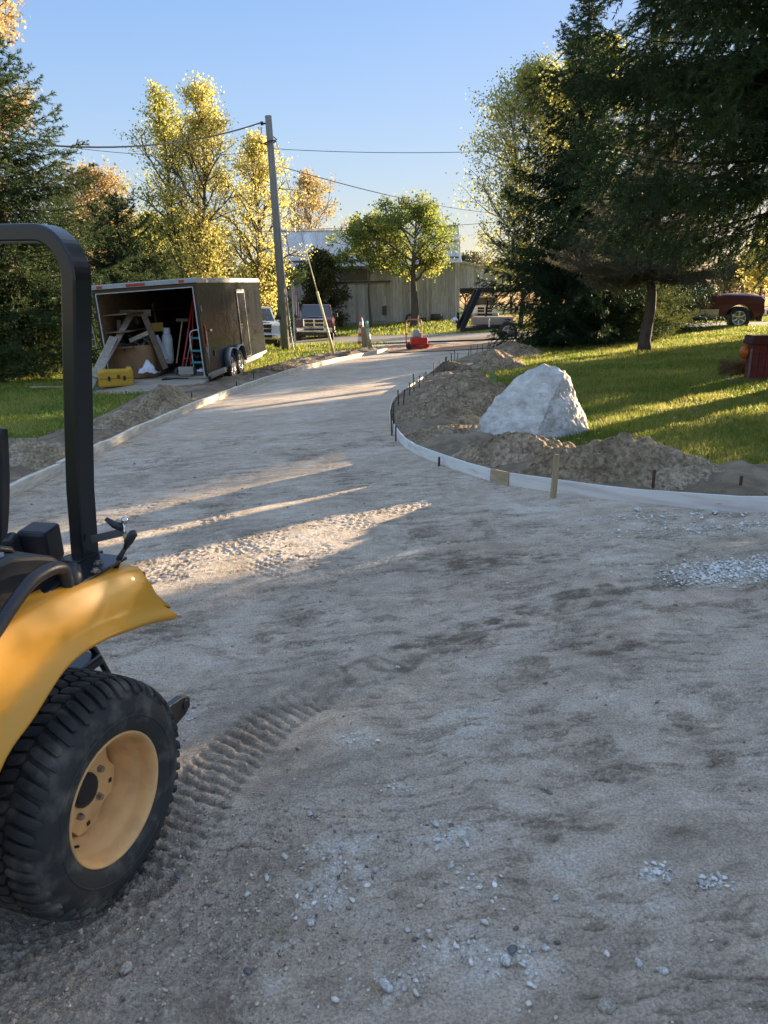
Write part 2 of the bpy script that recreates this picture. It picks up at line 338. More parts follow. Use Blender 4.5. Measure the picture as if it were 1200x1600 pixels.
M_drive = mat('packed_dirt', (.66, .535, .405), .95, speck=120, sa=.7, col2=(.53, .43, .325), nscale=9, bump=1.0, bscale=170, bdist=.010, spec=.25, detail=9, tone=((.22, .170, .120), (.82, .77, .68)))
def drive_mesh(name, X, Y, fine):
    h, tone = drive_detail(X, Y, fine); Z = gz(X, Y) + h
    n1, n2 = X.shape; idx = np.arange(n1 * n2).reshape(n1, n2)
    ok = inpoly(X, Y, [(p[0], p[1]) for p in DRIVE])
    Fq = np.stack([idx[:-1, :-1], idx[:-1, 1:], idx[1:, 1:], idx[1:, :-1]], -1).reshape(-1, 4)
    okf = ok.ravel()[Fq].any(1); Fq = Fq[okf]
    used = np.zeros(n1 * n2, bool); used[Fq.ravel()] = True; rm = np.cumsum(used) - 1
    V = np.stack([X, Y, Z], -1).reshape(-1, 3)[used]
    return tag(np_mesh(name, V, rm[Fq], M_drive, smooth=True, attr=tone.ravel()[used]), kind='structure')
v = np.exp(np.linspace(math.log(.75), math.log(10.5), 1050)); u = np.linspace(-1, 1, 760)
U, Vv = np.meshgrid(u, v); drive_mesh('driveway', U * (.58 * Vv + .75), Vv, True)
v = np.concatenate([np.linspace(10.45, 42, 420)]); u = np.linspace(-1, 1, 150)
U, Vv = np.meshgrid(u, v); drive_mesh('driveway', U * 6.8 + 1.6, Vv, False)
# side margins of the driveway outside the fine sheet
for sgn in (-1, 1):
    v = np.linspace(-4, 10.5, 420); u = .985 + 7 * np.linspace(0, 1, 160) ** 1.8
    U, Vv = np.meshgrid(u, v); Xs = sgn * (np.maximum(.58 * Vv + .75, .2) * 1 + (U - .985) * 1.6); m = drive_mesh('driveway', Xs, Vv, True); m.location.z = -.004
v = np.linspace(-4, .78, 30); u = np.linspace(-1, 1, 30); U, Vv = np.meshgrid(u, v); drive_mesh('driveway', U * 1.3, Vv, True).location.z = -.004

# --- road in front of the barn, with a strip of broken orange earth at the mouth of the driveway
def strip(name, A_, B_, m, dz, nu=60, nv=10, kind='structure', amp=0, tone=None):
    def rs(L, n):
        L = [np.array(p) for p in L]; d = np.cumsum([0] + [np.linalg.norm(b - a) for a, b in zip(L[:-1], L[1:])]); t = np.linspace(0, d[-1], n)
        return np.stack([np.interp(t, d, [p[0] for p in L]), np.interp(t, d, [p[1] for p in L])], -1)
    a, b = rs(A_, nu), rs(B_, nu); w_ = np.linspace(0, 1, nv)[:, None, None]; P = a * (1 - w_) + b * w_
    X, Y = P[..., 0], P[..., 1]; e = np.minimum(1, np.minimum(np.linspace(0, 1, nv), np.linspace(1, 0, nv))[:, None] * 4)
    Z = gz(X, Y) + dz + amp * e * (fbm(X, Y, .5, 4, .6) + .6)
    idx = np.arange(X.size).reshape(X.shape); Fq = np.stack([idx[:-1, :-1], idx[:-1, 1:], idx[1:, 1:], idx[1:, :-1]], -1).reshape(-1, 4)
    t = fbm(X, Y, .7, 4) if tone is None else fbm(X, Y, .7, 4) * .8 + tone
    return tag(np_mesh(name, np.stack([X, Y, Z], -1).reshape(-1, 3), Fq, m, smooth=True, attr=t.ravel()), kind=kind)
M_road = mat('road_asphalt', (.20, .185, .17), .85, col2=(.27, .245, .22), nscale=3, bump=.3, bscale=90)
strip('road', RO_NEAR, RO_FAR, M_road, .06, 160, 14)
M_soil = mat('bare_soil', (.36, .28, .19), .95, col2=(.24, .18, .12), nscale=6, bump=.9, bscale=45, bdist=.03, spec=.15, tone=((.085, .065, .045), (.50, .40, .28)))
M_clay = mat('orange_earth', (.50, .34, .22), .95, col2=(.34, .24, .16), nscale=2.5, bump=.9, bscale=25, bdist=.04, spec=.1)
strip('orange_earth', poly_G([(607, 552), (700, 549), (790, 543)]), poly_G([(600, 540), (700, 538), (800, 533)]), M_clay, .03, 80, 20, amp=.05)
# soil strips beside the driveway (world outlines)
LO = poly_G([(-40, 690), (60, 690), (110, 672), (160, 655), (235, 612), (300, 604), (400, 580), (470, 560), (540, 549), (590, 545)])
def offs(C, d):
    C = [np.array(p) for p in C]; out = []
    for i, p in enumerate(C):
        t = C[min(i + 1, len(C) - 1)] - C[max(i - 1, 0)]; t = t / np.linalg.norm(t); out.append((p[0] - t[1] * d, p[1] + t[0] * d))
    return out
LI = offs(LC, .075)[9:]
strip('bare_soil', LI, LO, M_soil, .055, 500, 60, amp=.09, tone=-.15)
RO_ = poly_G([(1290, 772), (1160, 750), (1080, 735), (960, 712), (880, 700), (800, 690), (750, 665), (735, 640), (735, 615), (745, 590), (770, 566), (800, 558), (840, 548)])
RI = offs(RC, -.032)[6:]
strip('bare_soil', RI, RO_, M_soil, .05, 600, 90, amp=.10, tone=-.05)
# ---------------------------------------------------------------- dirt piles
def soil_top(x, y): return float(gz(x, y)) + .08
def dirt_pile(px, py, rx, ry, h, rot, seed, label, m=None, peak=1.5, tone=0):
    """(px,py): foot of the pile's centre in the photograph; radii and height in metres"""
    p = G(px, py); n = 110; t = np.linspace(-1.15, 1.15, n); A_, B_ = np.meshgrid(t, t)
    c, s = math.cos(rot), math.sin(rot); X = p.x + A_ * rx * c - B_ * ry * s; Y = p.y + A_ * rx * s + B_ * ry * c
    wob = 1 + .28 * fbm(A_ * 1.0, B_ * 1.0, .9, 3, off=seed)
    r = np.hypot(A_, B_) / wob; prof = np.clip(1 - r, -.2, 1)
    z = h * np.where(prof > 0, prof ** .95 * (1 + .25 * (1 - prof)), prof)
    amp = np.clip(prof * 4, 0, 1)
    clod = fbm(X, Y, .13, 4, .6, off=seed + 30); z = z + amp * .05 * np.abs(clod) + amp * .02 * sst(.15, .4, fbm(X, Y, .06, 3, .6, off=seed + 50)); z = z + amp * h * .22 * fbm(X, Y, max(.18, h * .5), 4, .6, off=seed * 3) + amp * .035 * fbm(X, Y, .1, 4, .65, off=seed) + amp * .03 * np.abs(fbm(X, Y, .22, 3, .6, off=seed + 9))
    dd = np.minimum(polydist(X, Y, LC)[0], polydist(X, Y, RC)[0]); ind = inpoly(X, Y, DRIVE) | (dd < .035)
    z = np.minimum(z, .03 + dd * .9); z = np.where(ind, -.25, z)
    Z = z + gz(X, Y) + .03
    idx = np.arange(n * n).reshape(n, n); Fq = np.stack([idx[:-1, :-1], idx[:-1, 1:], idx[1:, 1:], idx[1:, :-1]], -1).reshape(-1, 4)
    keep = (r.ravel()[Fq] < 1.12).any(1); Fq = Fq[keep]; used = np.zeros(n * n, bool); used[Fq.ravel()] = True; rm = np.cumsum(used) - 1
    V = np.stack([X, Y, Z], -1).reshape(-1, 3); tn = (fbm(X, Y, .4, 4, off=seed) * .9 + .3 * fbm(X, Y, .08, 3, off=seed) + tone).ravel()
    cen = np.array([p.x, p.y, float(gz(p.x, p.y))]); V = V - cen
    o = np_mesh('dirt_pile', V[used], rm[Fq], m or M_pile, smooth=True, attr=tn[used]); o.location = cen
    return tag(o, label, 'dirt pile', 'dug out dirt piled along the driveway forms')
M_pile = mat('dug_dirt', (.42, .32, .20), .95, speck=22, col2=(.27, .20, .125), nscale=5, bump=1.0, bscale=50, bdist=.03, spec=.12, tone=((.10, .076, .053), (.58, .46, .33)))
dirt_pile(728, 634, .95, 1.5, .50, .1, 1, 'tall pointed pile of sandy dirt on the right edge between driveway and boulder')
dirt_pile(690, 655, .70, 1.2, .28, .2, 2, 'low hump of sandy dirt between the tall pile and the curving board')
dirt_pile(775, 578, .75, .9, .42, 0, 3, 'sunlit crumbly dirt pile beyond the tall pointed one', tone=.1)
dirt_pile(702, 583, .55, 1.0, .25, .4, 11, 'dark soil hump near the far end of the right form board', tone=-.6)
dirt_pile(798, 560, 1.1, 1.1, .42, 0, 4, 'smooth grey dirt mound at the foot of the dark spruce')
dirt_pile(800, 728, .80, .42, .30, 0, 5, 'dirt heap with golden sunlit clods directly in front of the boulder', tone=.15)
dirt_pile(960, 752, .98, .42, .37, -.1, 6, 'broad brown dirt heap right of the boulder behind the wooden stake', tone=-.1)
dirt_pile(1065, 765, .6, .3, .16, -.2, 12, 'thin tail of pale dirt running right toward the lawn', tone=.15)
dirt_pile(880, 745, .42, .34, .24, 0, 13, 'small clump of dirt beside the tall wooden stake')
dirt_pile(700, 690, .75, .55, .15, 0, 14, 'flat trampled dirt mound inside the bend of the board', tone=.15)
dirt_pile(40, 730, 1.0, .75, .26, .3, 7, 'pale sandy dirt mound on the left bank next to the tractor post', tone=.3)
dirt_pile(190, 668, .62, 1.1, .22, .1, 8, 'long low dirt mound along the left board', tone=.1)
dirt_pile(262, 645, .62, .95, .52, 0, 9, 'steep dirt pile below the ramp of the black trailer')
dirt_pile(560, 558, 1.0, 1.6, .22, .3, 10, 'dark clay mound at the foot of the yellow guy wire', tone=-.5)
dirt_pile(430, 582, .7, 2.2, .18, -.25, 15, 'low dark soil ridge beside the far left boards', tone=-.6)

# ---------------------------------------------------------------- form boards
M_board = mat('grey_form_board', (.78, .72, .60), .85, col2=(.58, .53, .43), nscale=5, bump=.5, bscale=40, stretch=(1, 1, 6), spec=.2)
M_white = mat('white_form_board', (.76, .76, .73), .6, col2=(.50, .48, .44), nscale=4, bump=.3, bscale=60, stretch=(1, 1, 5), mixlo=.5, mixhi=.8, spec=.3)
M_pinkb = mat('worn_form_board', (.72, .70, .66), .7, col2=(.56, .46, .42), nscale=3, bump=.3, bscale=60, stretch=(.6, .6, 6), mixlo=.45, mixhi=.75)
M_ply = mat('raw_plank', (.50, .38, .24), .8, col2=(.34, .25, .15), nscale=6, stretch=(1, 1, 8), bump=.3)
def board(L, side, h, th, m, label, group, z0=-.03, wav=.006):
    """board along polyline L (driveway side face on L), th thick away from the driveway"""
    L = [np.array(p[:2]) for p in L]; rows = []
    for i, p in enumerate(L):
        d = L[min(i + 1, len(L) - 1)] - L[max(i - 1, 0)]; d = d / np.linalg.norm(d); nrm = np.array([-d[1], d[0]]) * side
        zz = float(gz(*p)) + z0; hh = h + wav * math.sin(i * 1.7 + len(L)); a = p; b = p + nrm * th
        rows.append([(a[0], a[1], zz), (a[0], a[1], zz + hh), (b[0], b[1], zz + hh), (b[0], b[1], zz)])
    mb = MB(); mb.grid(rows, close=True); n = len(rows); mb.f.append((3, 2, 1, 0)); mb.f.append(tuple(4 * (n - 1) + k for k in range(4)))
    o = mb.build('form_board', m, bevel=.004); return tag(o, label, 'form board', group)
def along(C, a, b):
    d = np.cumsum([0] + [math.dist(p, q) for p, q in zip(C[:-1], C[1:])]); t = np.linspace(a, b, max(3, int((b - a) / .35)))
    return [(np.interp(s, d, [p[0] for p in C]), np.interp(s, d, [p[1] for p in C])) for s in t]
dl_ = np.cumsum([0] + [math.dist(p, q) for p, q in zip(LC[:-1], LC[1:])]); LT = dl_[-1]
i0 = 12; s0 = dl_[i0]
labs = ['grey form board on the left edge, in the open stretch nearest the tractor', 'grey form board on the left edge passing behind the tractor post', 'grey form board along the left edge below the long dirt mound',
        'grey form board on the left edge in front of the trailer ramp', 'grey form board on the left edge alongside the trailer wheels', 'pale form board on the left edge next to the utility pole', 'last sunlit form board at the far end of the left edge']
cuts = [5.0, s0 + 1.2, s0 + 2.6, s0 + 6.0, s0 + 9.6, s0 + 13.6, s0 + 18.4, LT]
for i in range(7): board(along(LC, cuts[i] + .008, cuts[i + 1] - .008), 1, .150 + .012 * (i % 2), .06, M_board, labs[i], 'form boards down the left edge', z0=-.035)
dr_ = np.cumsum([0] + [math.dist(p, q) for p, q in zip(RC[:-1], RC[1:])]); RT_ = dr_[-1]
def sR(px, py):
    p = G(px, py); k = min(range(len(RC)), key=lambda i: math.dist(RC[i], (p.x, p.y))); return dr_[k]
a1, a2, a3 = sR(870, 770) + .12, sR(780, 755) + .12, sR(780, 755) - .02
rl = [(0.5, sR(1200, 800) - 1.0, M_white, 'white form board leaving the photo on the right beside the gravel'),
      (sR(1200, 800) - 1.0, sR(797, 758), M_pinkb, 'straight worn white form board from the wooden stake to the right edge'),
      (sR(797, 758), sR(765, 751), M_ply, 'short bare plywood splice between the two white form boards'),
      (sR(765, 751), sR(614, 675), M_white, 'curved white form board bending around the dirt at the corner'),
      (sR(614, 675), sR(630, 613), M_board, 'thin grey form board just past the bend on the right edge'),
      (sR(630, 613), sR(697, 572), M_board, 'far form board on the right edge ending in a sunlit tip'),
      (sR(697, 572), RT_, M_board, 'low form board hidden behind stakes at the far right edge')]
for k, (a, b, m, lb) in enumerate(rl): board(along(RC, a + .004, b - .004), -1, [.135, .135, .138, .132, .12, .11, .06][k], .02, m, lb, 'form boards around the right edge', z0=-.02, wav=.002)

# ---------------------------------------------------------------- stakes
M_steel = mat('rusty_steel', (.06, .045, .038), .7, metal=.4, col2=(.12, .06, .035), nscale=30, bump=.3)
M_wstake = mat('wooden_stake', (.42, .31, .17), .8, col2=(.28, .20, .11), nscale=8, stretch=(6, 6, .7), bump=.3)
stk = [(36, 455, 378), (30, 470, 360), (40, 425, 322), (50, 500, 440), (68, 335, 253), (90, 332, 250), (125, 285, 213), (150, 272, 167), (175, 250, 175), (198, 222, 162), (212, 202, 152), (252, 174, 107), (288, 152, 90), (312, 118, 75), (318, 110, 70), (345, 98, 52)]
S = [(600 + x / 3.333, 540 + b / 3.333, 540 + t / 3.333) for x, b, t in stk]
stk7 = [(377, 60 + 75, 38), ]
S += [(600 + x / 6, 480 + b / 6, 480 + t / 6) for x, t, b in [(572, 488, 565), (620, 455, 545), (655, 430, 515), (680, 450, 500), (780, 415, 470), (806, 382, 460), (862, 370, 430), (915, 368, 436), (960, 345, 435), (983, 340, 410), (1020, 350, 418), (1048, 330, 410), (1093, 330, 390), (1117, 335, 378)]]
lab_st = ['outermost of the leaning steel stakes at the bend', 'steel stake at the bend, tallest of its cluster', 'steel stake behind the cluster at the bend', 'short steel stake at the foot of the bend', 'front one of the pair of steel stakes past the bend', 'back one of the pair of steel stakes past the bend', 'steel stake beside the dark clod past the bend',
          'tallest steel stake along the thin grey board', 'steel stake just beyond the tallest one', 'steel stake midway along the thin grey board', 'small steel stake beyond the midway one', 'tall steel stake by the sunlit tip of the far board', 'steel stake against the end of the far board', 'twin steel stake, near one', 'twin steel stake, far one', 'steel stake beside the dark soil hump']
for i, (px, pb, pt) in enumerate(S):
    p = G(px, pb); dist = p.y; hgt = (pb - pt) / F * dist * 1.02
    r = random.Random(i); L_ = hgt + .05; mb = MB(); mb.tube([(0, 0, -.12), (r.uniform(-.01, .01), 0, L_)], .0095, 6); mb.tube([(r.uniform(-.01, .01), 0, L_ - .004), (0, 0, L_ + .004)], .013, 6)
    o = mb.build('form_stake', M_steel, smooth=False); o.location = (p.x + .03, p.y + .02, p.z); o.rotation_euler = (r.uniform(-.04, .04), r.uniform(-.06, .06), 0)
    far = ['first', 'second', 'third', 'fourth', 'fifth', 'sixth', 'seventh', 'eighth', 'ninth', 'tenth', 'eleventh', 'twelfth', 'thirteenth', 'fourteenth']
    tag(o, lab_st[i] if i < 16 else 'thin steel stake in the far row toward the dark spruce, %s from the bend side' % far[i - 16], 'stake', 'steel stakes holding the right form boards')
for px, pb, pt, lb, rd in [(600 + 288 / 3.333, 540 + 632 / 3.333, 540 + 582 / 3.333, 'short rusty stake in the trampled dirt left of the pale peg', .012), (840 + 605 / 3.333, 620 + 522 / 3.333, 620 + 380 / 3.333, 'rusty steel stake in front of the broad dirt heap', .013), (840 + 1060 / 3.333, 620 + 537 / 3.333, 620 + 412 / 3.333, 'rusty steel stake at the right end of the worn white board', .013)]:
    p = G(px, pb); o = MB().tube([(0, 0, -.1), (0, 0, (pb - pt) / F * p.y)], rd, 6).build('form_stake', M_steel); o.location = (p.x, p.y + .04, p.z); tag(o, lb, 'stake', 'steel stakes holding the right form boards')
for px, pb, pt, wd, lb in [(863, 777, 710, .040, 'tall wooden stake standing against the white form board'), (600 + 518 / 3.333, 748, 718, .012, 'small pale wooden peg behind the plywood splice')]:
    p = G(px, pb); h = (pb - pt) / F * math.hypot(p.y, H) * 1.03; mb = MB(); mb.box((0, 0, h / 2 - .05), (wd, wd * .9, h + .1)); o = mb.build('wooden_stake', M_wstake, bevel=.002); o.location = (p.x, p.y - (.03 if wd > .02 else -.06), p.z); o.rotation_euler = (0, .03, .3)
    tag(o, lb, 'stake')
for k, (px, pb, pt, lb) in enumerate([(308, 628, 613, 'thin steel pin by the left board below the trailer corner'), (377, 612, 596, 'thin steel pin by the left board near the trailer wheels'), (403, 597, 582, 'thin steel pin by the left board just past the trailer wheels'), (431, 586, 572, 'thin steel pin behind the left board in line with the utility pole')]):
    p = G(px, pb); o = MB().tube([(0, 0, -.1), (0, 0, (pb - pt) / F * p.y)], .012, 5).build('form_stake', M_steel); o.location = (p.x - .1, p.y, p.z); tag(o, lb, 'stake', 'steel pins along the left boards')
# stack of short leftover boards in the grass by the left bank
for k, (px, py, L_, a, lb) in enumerate([(95, 609, 1.4, .25, 'weathered board lying in the grass just left of the tractor post'), (82, 612, .9, .5, 'thin lath lying crooked on the weathered board in the grass')]):
    p = G(px, py); o = MB().box((0, 0, .035 + .05 * k), (L_, .14 - .08 * k, .035)).build('loose_board', M_ply, bevel=.003); o.location = (p.x, p.y, p.z + .03); o.rotation_euler = (0, .02, a); tag(o, lb, 'board')

# ---------------------------------------------------------------- boulder
M_rock = mat('pale_rock', (.82, .79, .73), .85, speck=11, sa=.36, col2=(.60, .56, .50), nscale=4, bump=1.0, bscale=26, bdist=.05, spec=.25, mixlo=.4, mixhi=.7)
def boulder():
    pts_old = [(-.72, .02, -.05), (-.70, .0, .10), (-.52, .0, .36), (-.30, .05, .62), (-.14, .08, .80), (.04, .10, .90), (.20, .02, .88), (.26, .12, .90), (.33, .10, .80), (.42, .12, .55), (.56, .10, .25), (.66, .10, .05), (.66, .1, -.1),
           (-.08, -.48, -.15), (-.10, -.44, .10), (.02, -.26, .42), (.12, -.12, .68), (.30, -.38, -.12), (.30, -.30, .15), (-.5, -.25, -.1), (-.45, -.2, .12), (.0, .6, -.1), (.1, .5, .4), (-.5, .45, -.1), (-.35, .4, .3), (.5, .5, -.1), (.12, .3, .78)]
    pts = [(-.70, .02, -.1), (-.68, .0, .23), (-.62, .02, .30), (-.50, .04, .40), (-.46, .05, .46), (-.32, .08, .62), (-.28, .10, .68), (-.16, .12, .79), (-.03, .14, .86), (.11, .14, .89), (.24, .12, .87), (.34, .10, .83), (.40, .12, .75), (.46, .12, .58), (.52, .12, .42), (.60, .12, .27), (.67, .12, .18), (.70, .12, -.1),
           (.33, -.03, .80), (.28, -.10, .68), (.12, -.26, .50), (.04, -.35, .33), (-.04, -.43, .18), (-.10, -.50, -.12), (.36, -.36, -.12), (.60, -.16, -.1), (.30, -.30, .16), (.02, -.04, .80), (-.30, -.12, .46), (-.55, -.24, -.1), (-.52, -.20, .18), (.0, .6, -.1), (.1, .5, .4), (-.5, .45, -.1), (-.35, .4, .4), (.5, .5, -.1), (.12, .36, .78), (.30, .34, .70)]
    bm = bmesh.new()
    for p in pts: bm.verts.new(p)
    bmesh.ops.convex_hull(bm, input=bm.verts); bmesh.ops.delete(bm, geom=[v for v in bm.verts if not v.link_faces], context='VERTS')
    bmesh.ops.triangulate(bm, faces=bm.faces[:])
    for it in range(5):
        bmesh.ops.subdivide_edges(bm, edges=[e for e in bm.edges if e.calc_length() > .035], cuts=1, use_grid_fill=True); bmesh.ops.triangulate(bm, faces=bm.faces[:])
    bmesh.ops.smooth_vert(bm, verts=bm.verts, factor=.15, use_axis_x=True, use_axis_y=True, use_axis_z=True)
    bm.normal_update(); co = np.array([v.co for v in bm.verts]); no = np.array([v.normal for v in bm.verts])
    a = co[:, 0] * .8 + co[:, 1] * .6; b = co[:, 2]; right = (no[:, 0] > .25)
    # right face: fractured ribs running up and down; left face: smoother with shallow scallops
    d = .045 * fbm(co[:, 0] + b * .3, b + co[:, 1], .38, 4) + np.where(right, .075 * -np.abs(fbm(a * 2.6 + b * .8, b * .7, .24, 4, .6)), .020 * fbm(a + b, b, .16, 4, .6) - .02 * np.abs(fbm(a + 2, b * .6, .3, 2)))
    d = d + .010 * fbm(a + 5, b + 3, .06, 4, .65) - .012 * sst(.82, 1, 1 - np.abs(fbm(a * .6 + 9, b + 4, .30, 3)))
    for v, n, dd in zip(bm.verts, no, d): v.co += Vector(n) * float(dd)
    me = bpy.data.meshes.new('boulder'); bm.to_mesh(me); bm.free(); me.materials.append(M_rock)
    for p in me.polygons: p.use_smooth = True
    o = bpy.data.objects.new('boulder', me); COL.objects.link(o); p = G(838, 692); o.location = (p.x + .02, p.y + .25, p.z + .0); o.scale = (1.0, 1.0, .98)
    tag(o, 'large pale grey boulder with one smooth face and one ribbed sunlit face', 'boulder')
boulder()
# orange marigold cushion peeking out behind the boulder's left shoulder
M_mari = leafmat('orange_petals', [(.75, .28, .02), (.85, .42, .03), (.6, .2, .02)], .4)
def flower_clump():
    p = G(795, 650); rs = np.random.RandomState(3); n = 900; a = rs.randn(n, 3) * (.14, .10, .10); a[:, 2] = np.abs(a[:, 2]) + .22 + a[:, 0] * .9
    V = []; r = .022
    for c in a:
        e = rs.randn(2, 3); e /= np.linalg.norm(e, axis=1)[:, None]; V += [c - e[0] * r, c + e[1] * r, c + e[0] * r]
    V = np.array(V); o = np_mesh('flower_clump', V, np.arange(len(V)).reshape(-1, 3), M_mari); o.location = (p.x + .15, p.y + .28, p.z)
    st = MB()
    for c in a[::30]: st.tube([(c[0] * .3, c[1] * .3, -.05), tuple(c)], .004, 4)
    e = st.build('stems', mat('green_stem', (.06, .12, .03), .7), o); tag(o, 'orange yellow flower clump behind the left shoulder of the boulder', 'flowers')
flower_clump()

# ---------------------------------------------------------------- stones
def ico(sub):
    bm = bmesh.new(); bmesh.ops.create_icosphere(bm, subdivisions=sub, radius=1); V = np.array([v.co for v in bm.verts]); Fc = np.array([[v.index for v in f.verts] for f in bm.faces]); bm.free(); return V, Fc
I1, I2 = ico(1), ico(2)
def rockshape(seed, V):
    r = np.random.RandomState(seed); P = V.copy()
    for _ in range(11):
        n = r.randn(3); n /= np.linalg.norm(n); d = .36 + .34 * r.rand(); s = P @ n; P = P - np.clip(s - d, 0, None)[:, None] * n
    return P
def scatter_stones(name, XY, R, m, tpl=I1, seed=0, flat=.6, sink=.35, label=None, tone=None, zf=None):
    r = np.random.RandomState(seed); n = len(XY); shapes = [rockshape(seed * 10 + k, tpl[0]) for k in range(6)]; nv = len(tpl[0]); Vs = np.zeros((n, nv, 3))
    h, _ = drive_detail(XY[:, 0], XY[:, 1], True) if zf is None else (zf(XY[:, 0], XY[:, 1]), 0); zz = gz(XY[:, 0], XY[:, 1]) + h
    for i in range(n):
        a = r.rand() * 6.283; c, s = math.cos(a), math.sin(a); sc = R[i] * np.array([r.uniform(.8, 1.3), r.uniform(.6, 1), r.uniform(flat * .7, flat * 1.1)])
        P = shapes[r.randint(6)] * sc; P = np.stack([P[:, 0] * c - P[:, 1] * s, P[:, 0] * s + P[:, 1] * c, P[:, 2]], -1)
        Vs[i] = P + (XY[i, 0], XY[i, 1], zz[i] + sc[2] * (1 - sink * 1.2))
    Fc = (tpl[1][None] + (np.arange(n) * nv)[:, None, None]).reshape(-1, 3)
    return tag(np_mesh(name, Vs.reshape(-1, 3), Fc, m, smooth=False), label, kind='stuff')
M_peb = mat('loose_pebbles', (.50, .42, .34), .9, col2=(.34, .29, .23), nscale=30, island=.65, bump=.3, bscale=200)
M_lime = mat('crushed_limestone', (.74, .71, .66), .9, col2=(.56, .53, .48), nscale=30, island=.35, bump=.3, bscale=200)
rs = np.random.RandomState(5)
def gauss(px, py, sx, sy, n):
    p = G(px, py); return np.stack([p.x + rs.randn(n) * sx, p.y + rs.randn(n) * sy], -1)
# small crumbs everywhere near the camera, thicker near the wheel
v = np.exp(rs.rand(52000) * (math.log(9.5) - math.log(.9)) + math.log(.9)); u = rs.rand(52000) * 2 - 1; XY = np.stack([u * (.56 * v + .6), v], -1)
dens = sst(-.05, .45, fbm(XY[:, 0], XY[:, 1], .45, 4, .6, off=77)) * .9 + .14; cx, cy = G(330, 1400)[:2]
dens = dens + np.exp(-((XY[:, 0] - cx) ** 2 + (XY[:, 1] - cy) ** 2) / .25) * .9; keep = (rs.rand(len(XY)) < dens) & inpoly(XY[:, 0], XY[:, 1], DRIVE); XY = XY[keep]
R_ = np.clip(.0014 + .0022 * rs.pareto(3.2, len(XY)), 0, .011) * (1 + .16 * XY[:, 1]); scatter_stones('loose_pebbles', XY, R_, M_peb, seed=1)
XY = np.concatenate([gauss(330, 1400, .3, .25, 2600), gauss(90, 1540, .35, .12, 800)]); scatter_stones('loose_pebbles', XY, .002 + .004 * rs.pareto(3, len(XY)).clip(0, 2), M_peb, seed=2, sink=.2)
L = [gauss(1140, 893, .20, .085, 900), gauss(1195, 880, .25, .07, 500), gauss(1095, 905, .10, .06, 110), gauss(1150, 822, .5, .10, 420), gauss(1040, 808, .4, .05, 160)]
for px, py, r, a in PALE[:12]: L.append(gauss(px, py, r * .7, r * .5, int(46 * a)))
XY = np.concatenate(L); XY = XY[inpoly(XY[:, 0], XY[:, 1], DRIVE)]; R_ = (.0055 + .0105 * rs.rand(len(XY)) ** 3) * (1 + .13 * (XY[:, 1] - 2).clip(0)); scatter_stones('crushed_limestone', XY, R_, M_lime, seed=3, sink=.25)
# clods of earth strewn over the soil strips and the piles' feet
def on_soil(n, P, seed):
    r = np.random.RandomState(seed); P = np.array(P); x = r.uniform(P[:, 0].min(), P[:, 0].max(), n); y = r.uniform(max(4.8, P[:, 1].min()), min(24, P[:, 1].max()), n); k = inpoly(x, y, [tuple(p) for p in P]) & (fbm(x, y, .5, 3, off=9) > -.15); return np.stack([x, y], -1)[k]
for sd_, P_ in ((1, RI + RO_[::-1]), (2, LI + LO[::-1])):
    XY = on_soil(16000, P_, sd_); scatter_stones('dirt_clods', XY, .008 + .016 * rs.rand(len(XY)) ** 3, M_pile, seed=20 + sd_, flat=.8, sink=.2, zf=lambda x, y: .075 + 0 * x)
# individual stones one can point to
M_st = [mat('pale_stone', (.68, .66, .62), .9, nscale=25, bump=.6, col2=(.50, .47, .42), speck=90), mat('dark_stone', (.12, .12, .12), .7, nscale=30, col2=(.2, .2, .2), bump=.3), mat('tan_stone', (.44, .39, .32), .9, nscale=25, bump=.6, speck=120)]
SL = [(353, 1261, 10, 2, 'smooth grey stone beside the ridged tyre track'), (483, 1444, 12, 0, 'angular pale stone alone in the lower middle dirt'), (388, 1517, 10, 1, 'dark speckled stone near the block tyre prints'), (497, 1275, 8, 2, 'rounded tan stone, right of a pair in the middle dirt'), (485, 1275, 7, 0, 'pale rounded stone, left of a pair in the middle dirt'),
      (948, 1574, 13, 2, 'round egg shaped pebble at the bottom edge of the dirt'), (999, 1507, 9, 0, 'flat grey white chip, left of two near the bottom right'), (1033, 1517, 9, 0, 'bluish white chip, right of two near the bottom right'), (868, 1405, 8, 0, 'white stone chip in the open dirt right of centre'), (605, 1545, 13, 0, 'flat pale slab of stone beside the split twig'),
      (800, 1487, 10, 1, 'dark stone half buried in white powder'), (790, 1503, 11, 0, 'pale broken stone lying in white powder'), (850, 1482, 9, 0, 'white stone at the upper rim of the powder patch'), (704, 1355, 9, 0, 'white stone below the line of crushed chips'), (727, 1315, 8, 0, 'largest white chip in the line of crushed chips'),
      (680, 1292, 8, 0, 'pointed white chip in the middle of the crushed line'), (850, 1235, 9, 2, 'tan clod stone with a dark pebble behind it'), (858, 1240, 7, 1, 'dark pebble touching the tan clod stone'), (198, 1518, 14, 2, 'long tan stone in the loose soil by the tyre'), (278, 1371, 8, 1, 'dark round stone by the side of the yellow wheel'),
      (1116, 797 + 5, 9, 0, 'white stone under the white form board'), (998, 800, 10, 0, 'largest pale stone lying against the worn white board'), (622, 1044, 6, 0, 'bluish chip by the dark track across the middle'), (750, 1385, 7, 0, 'small white chip above the powder patch')]
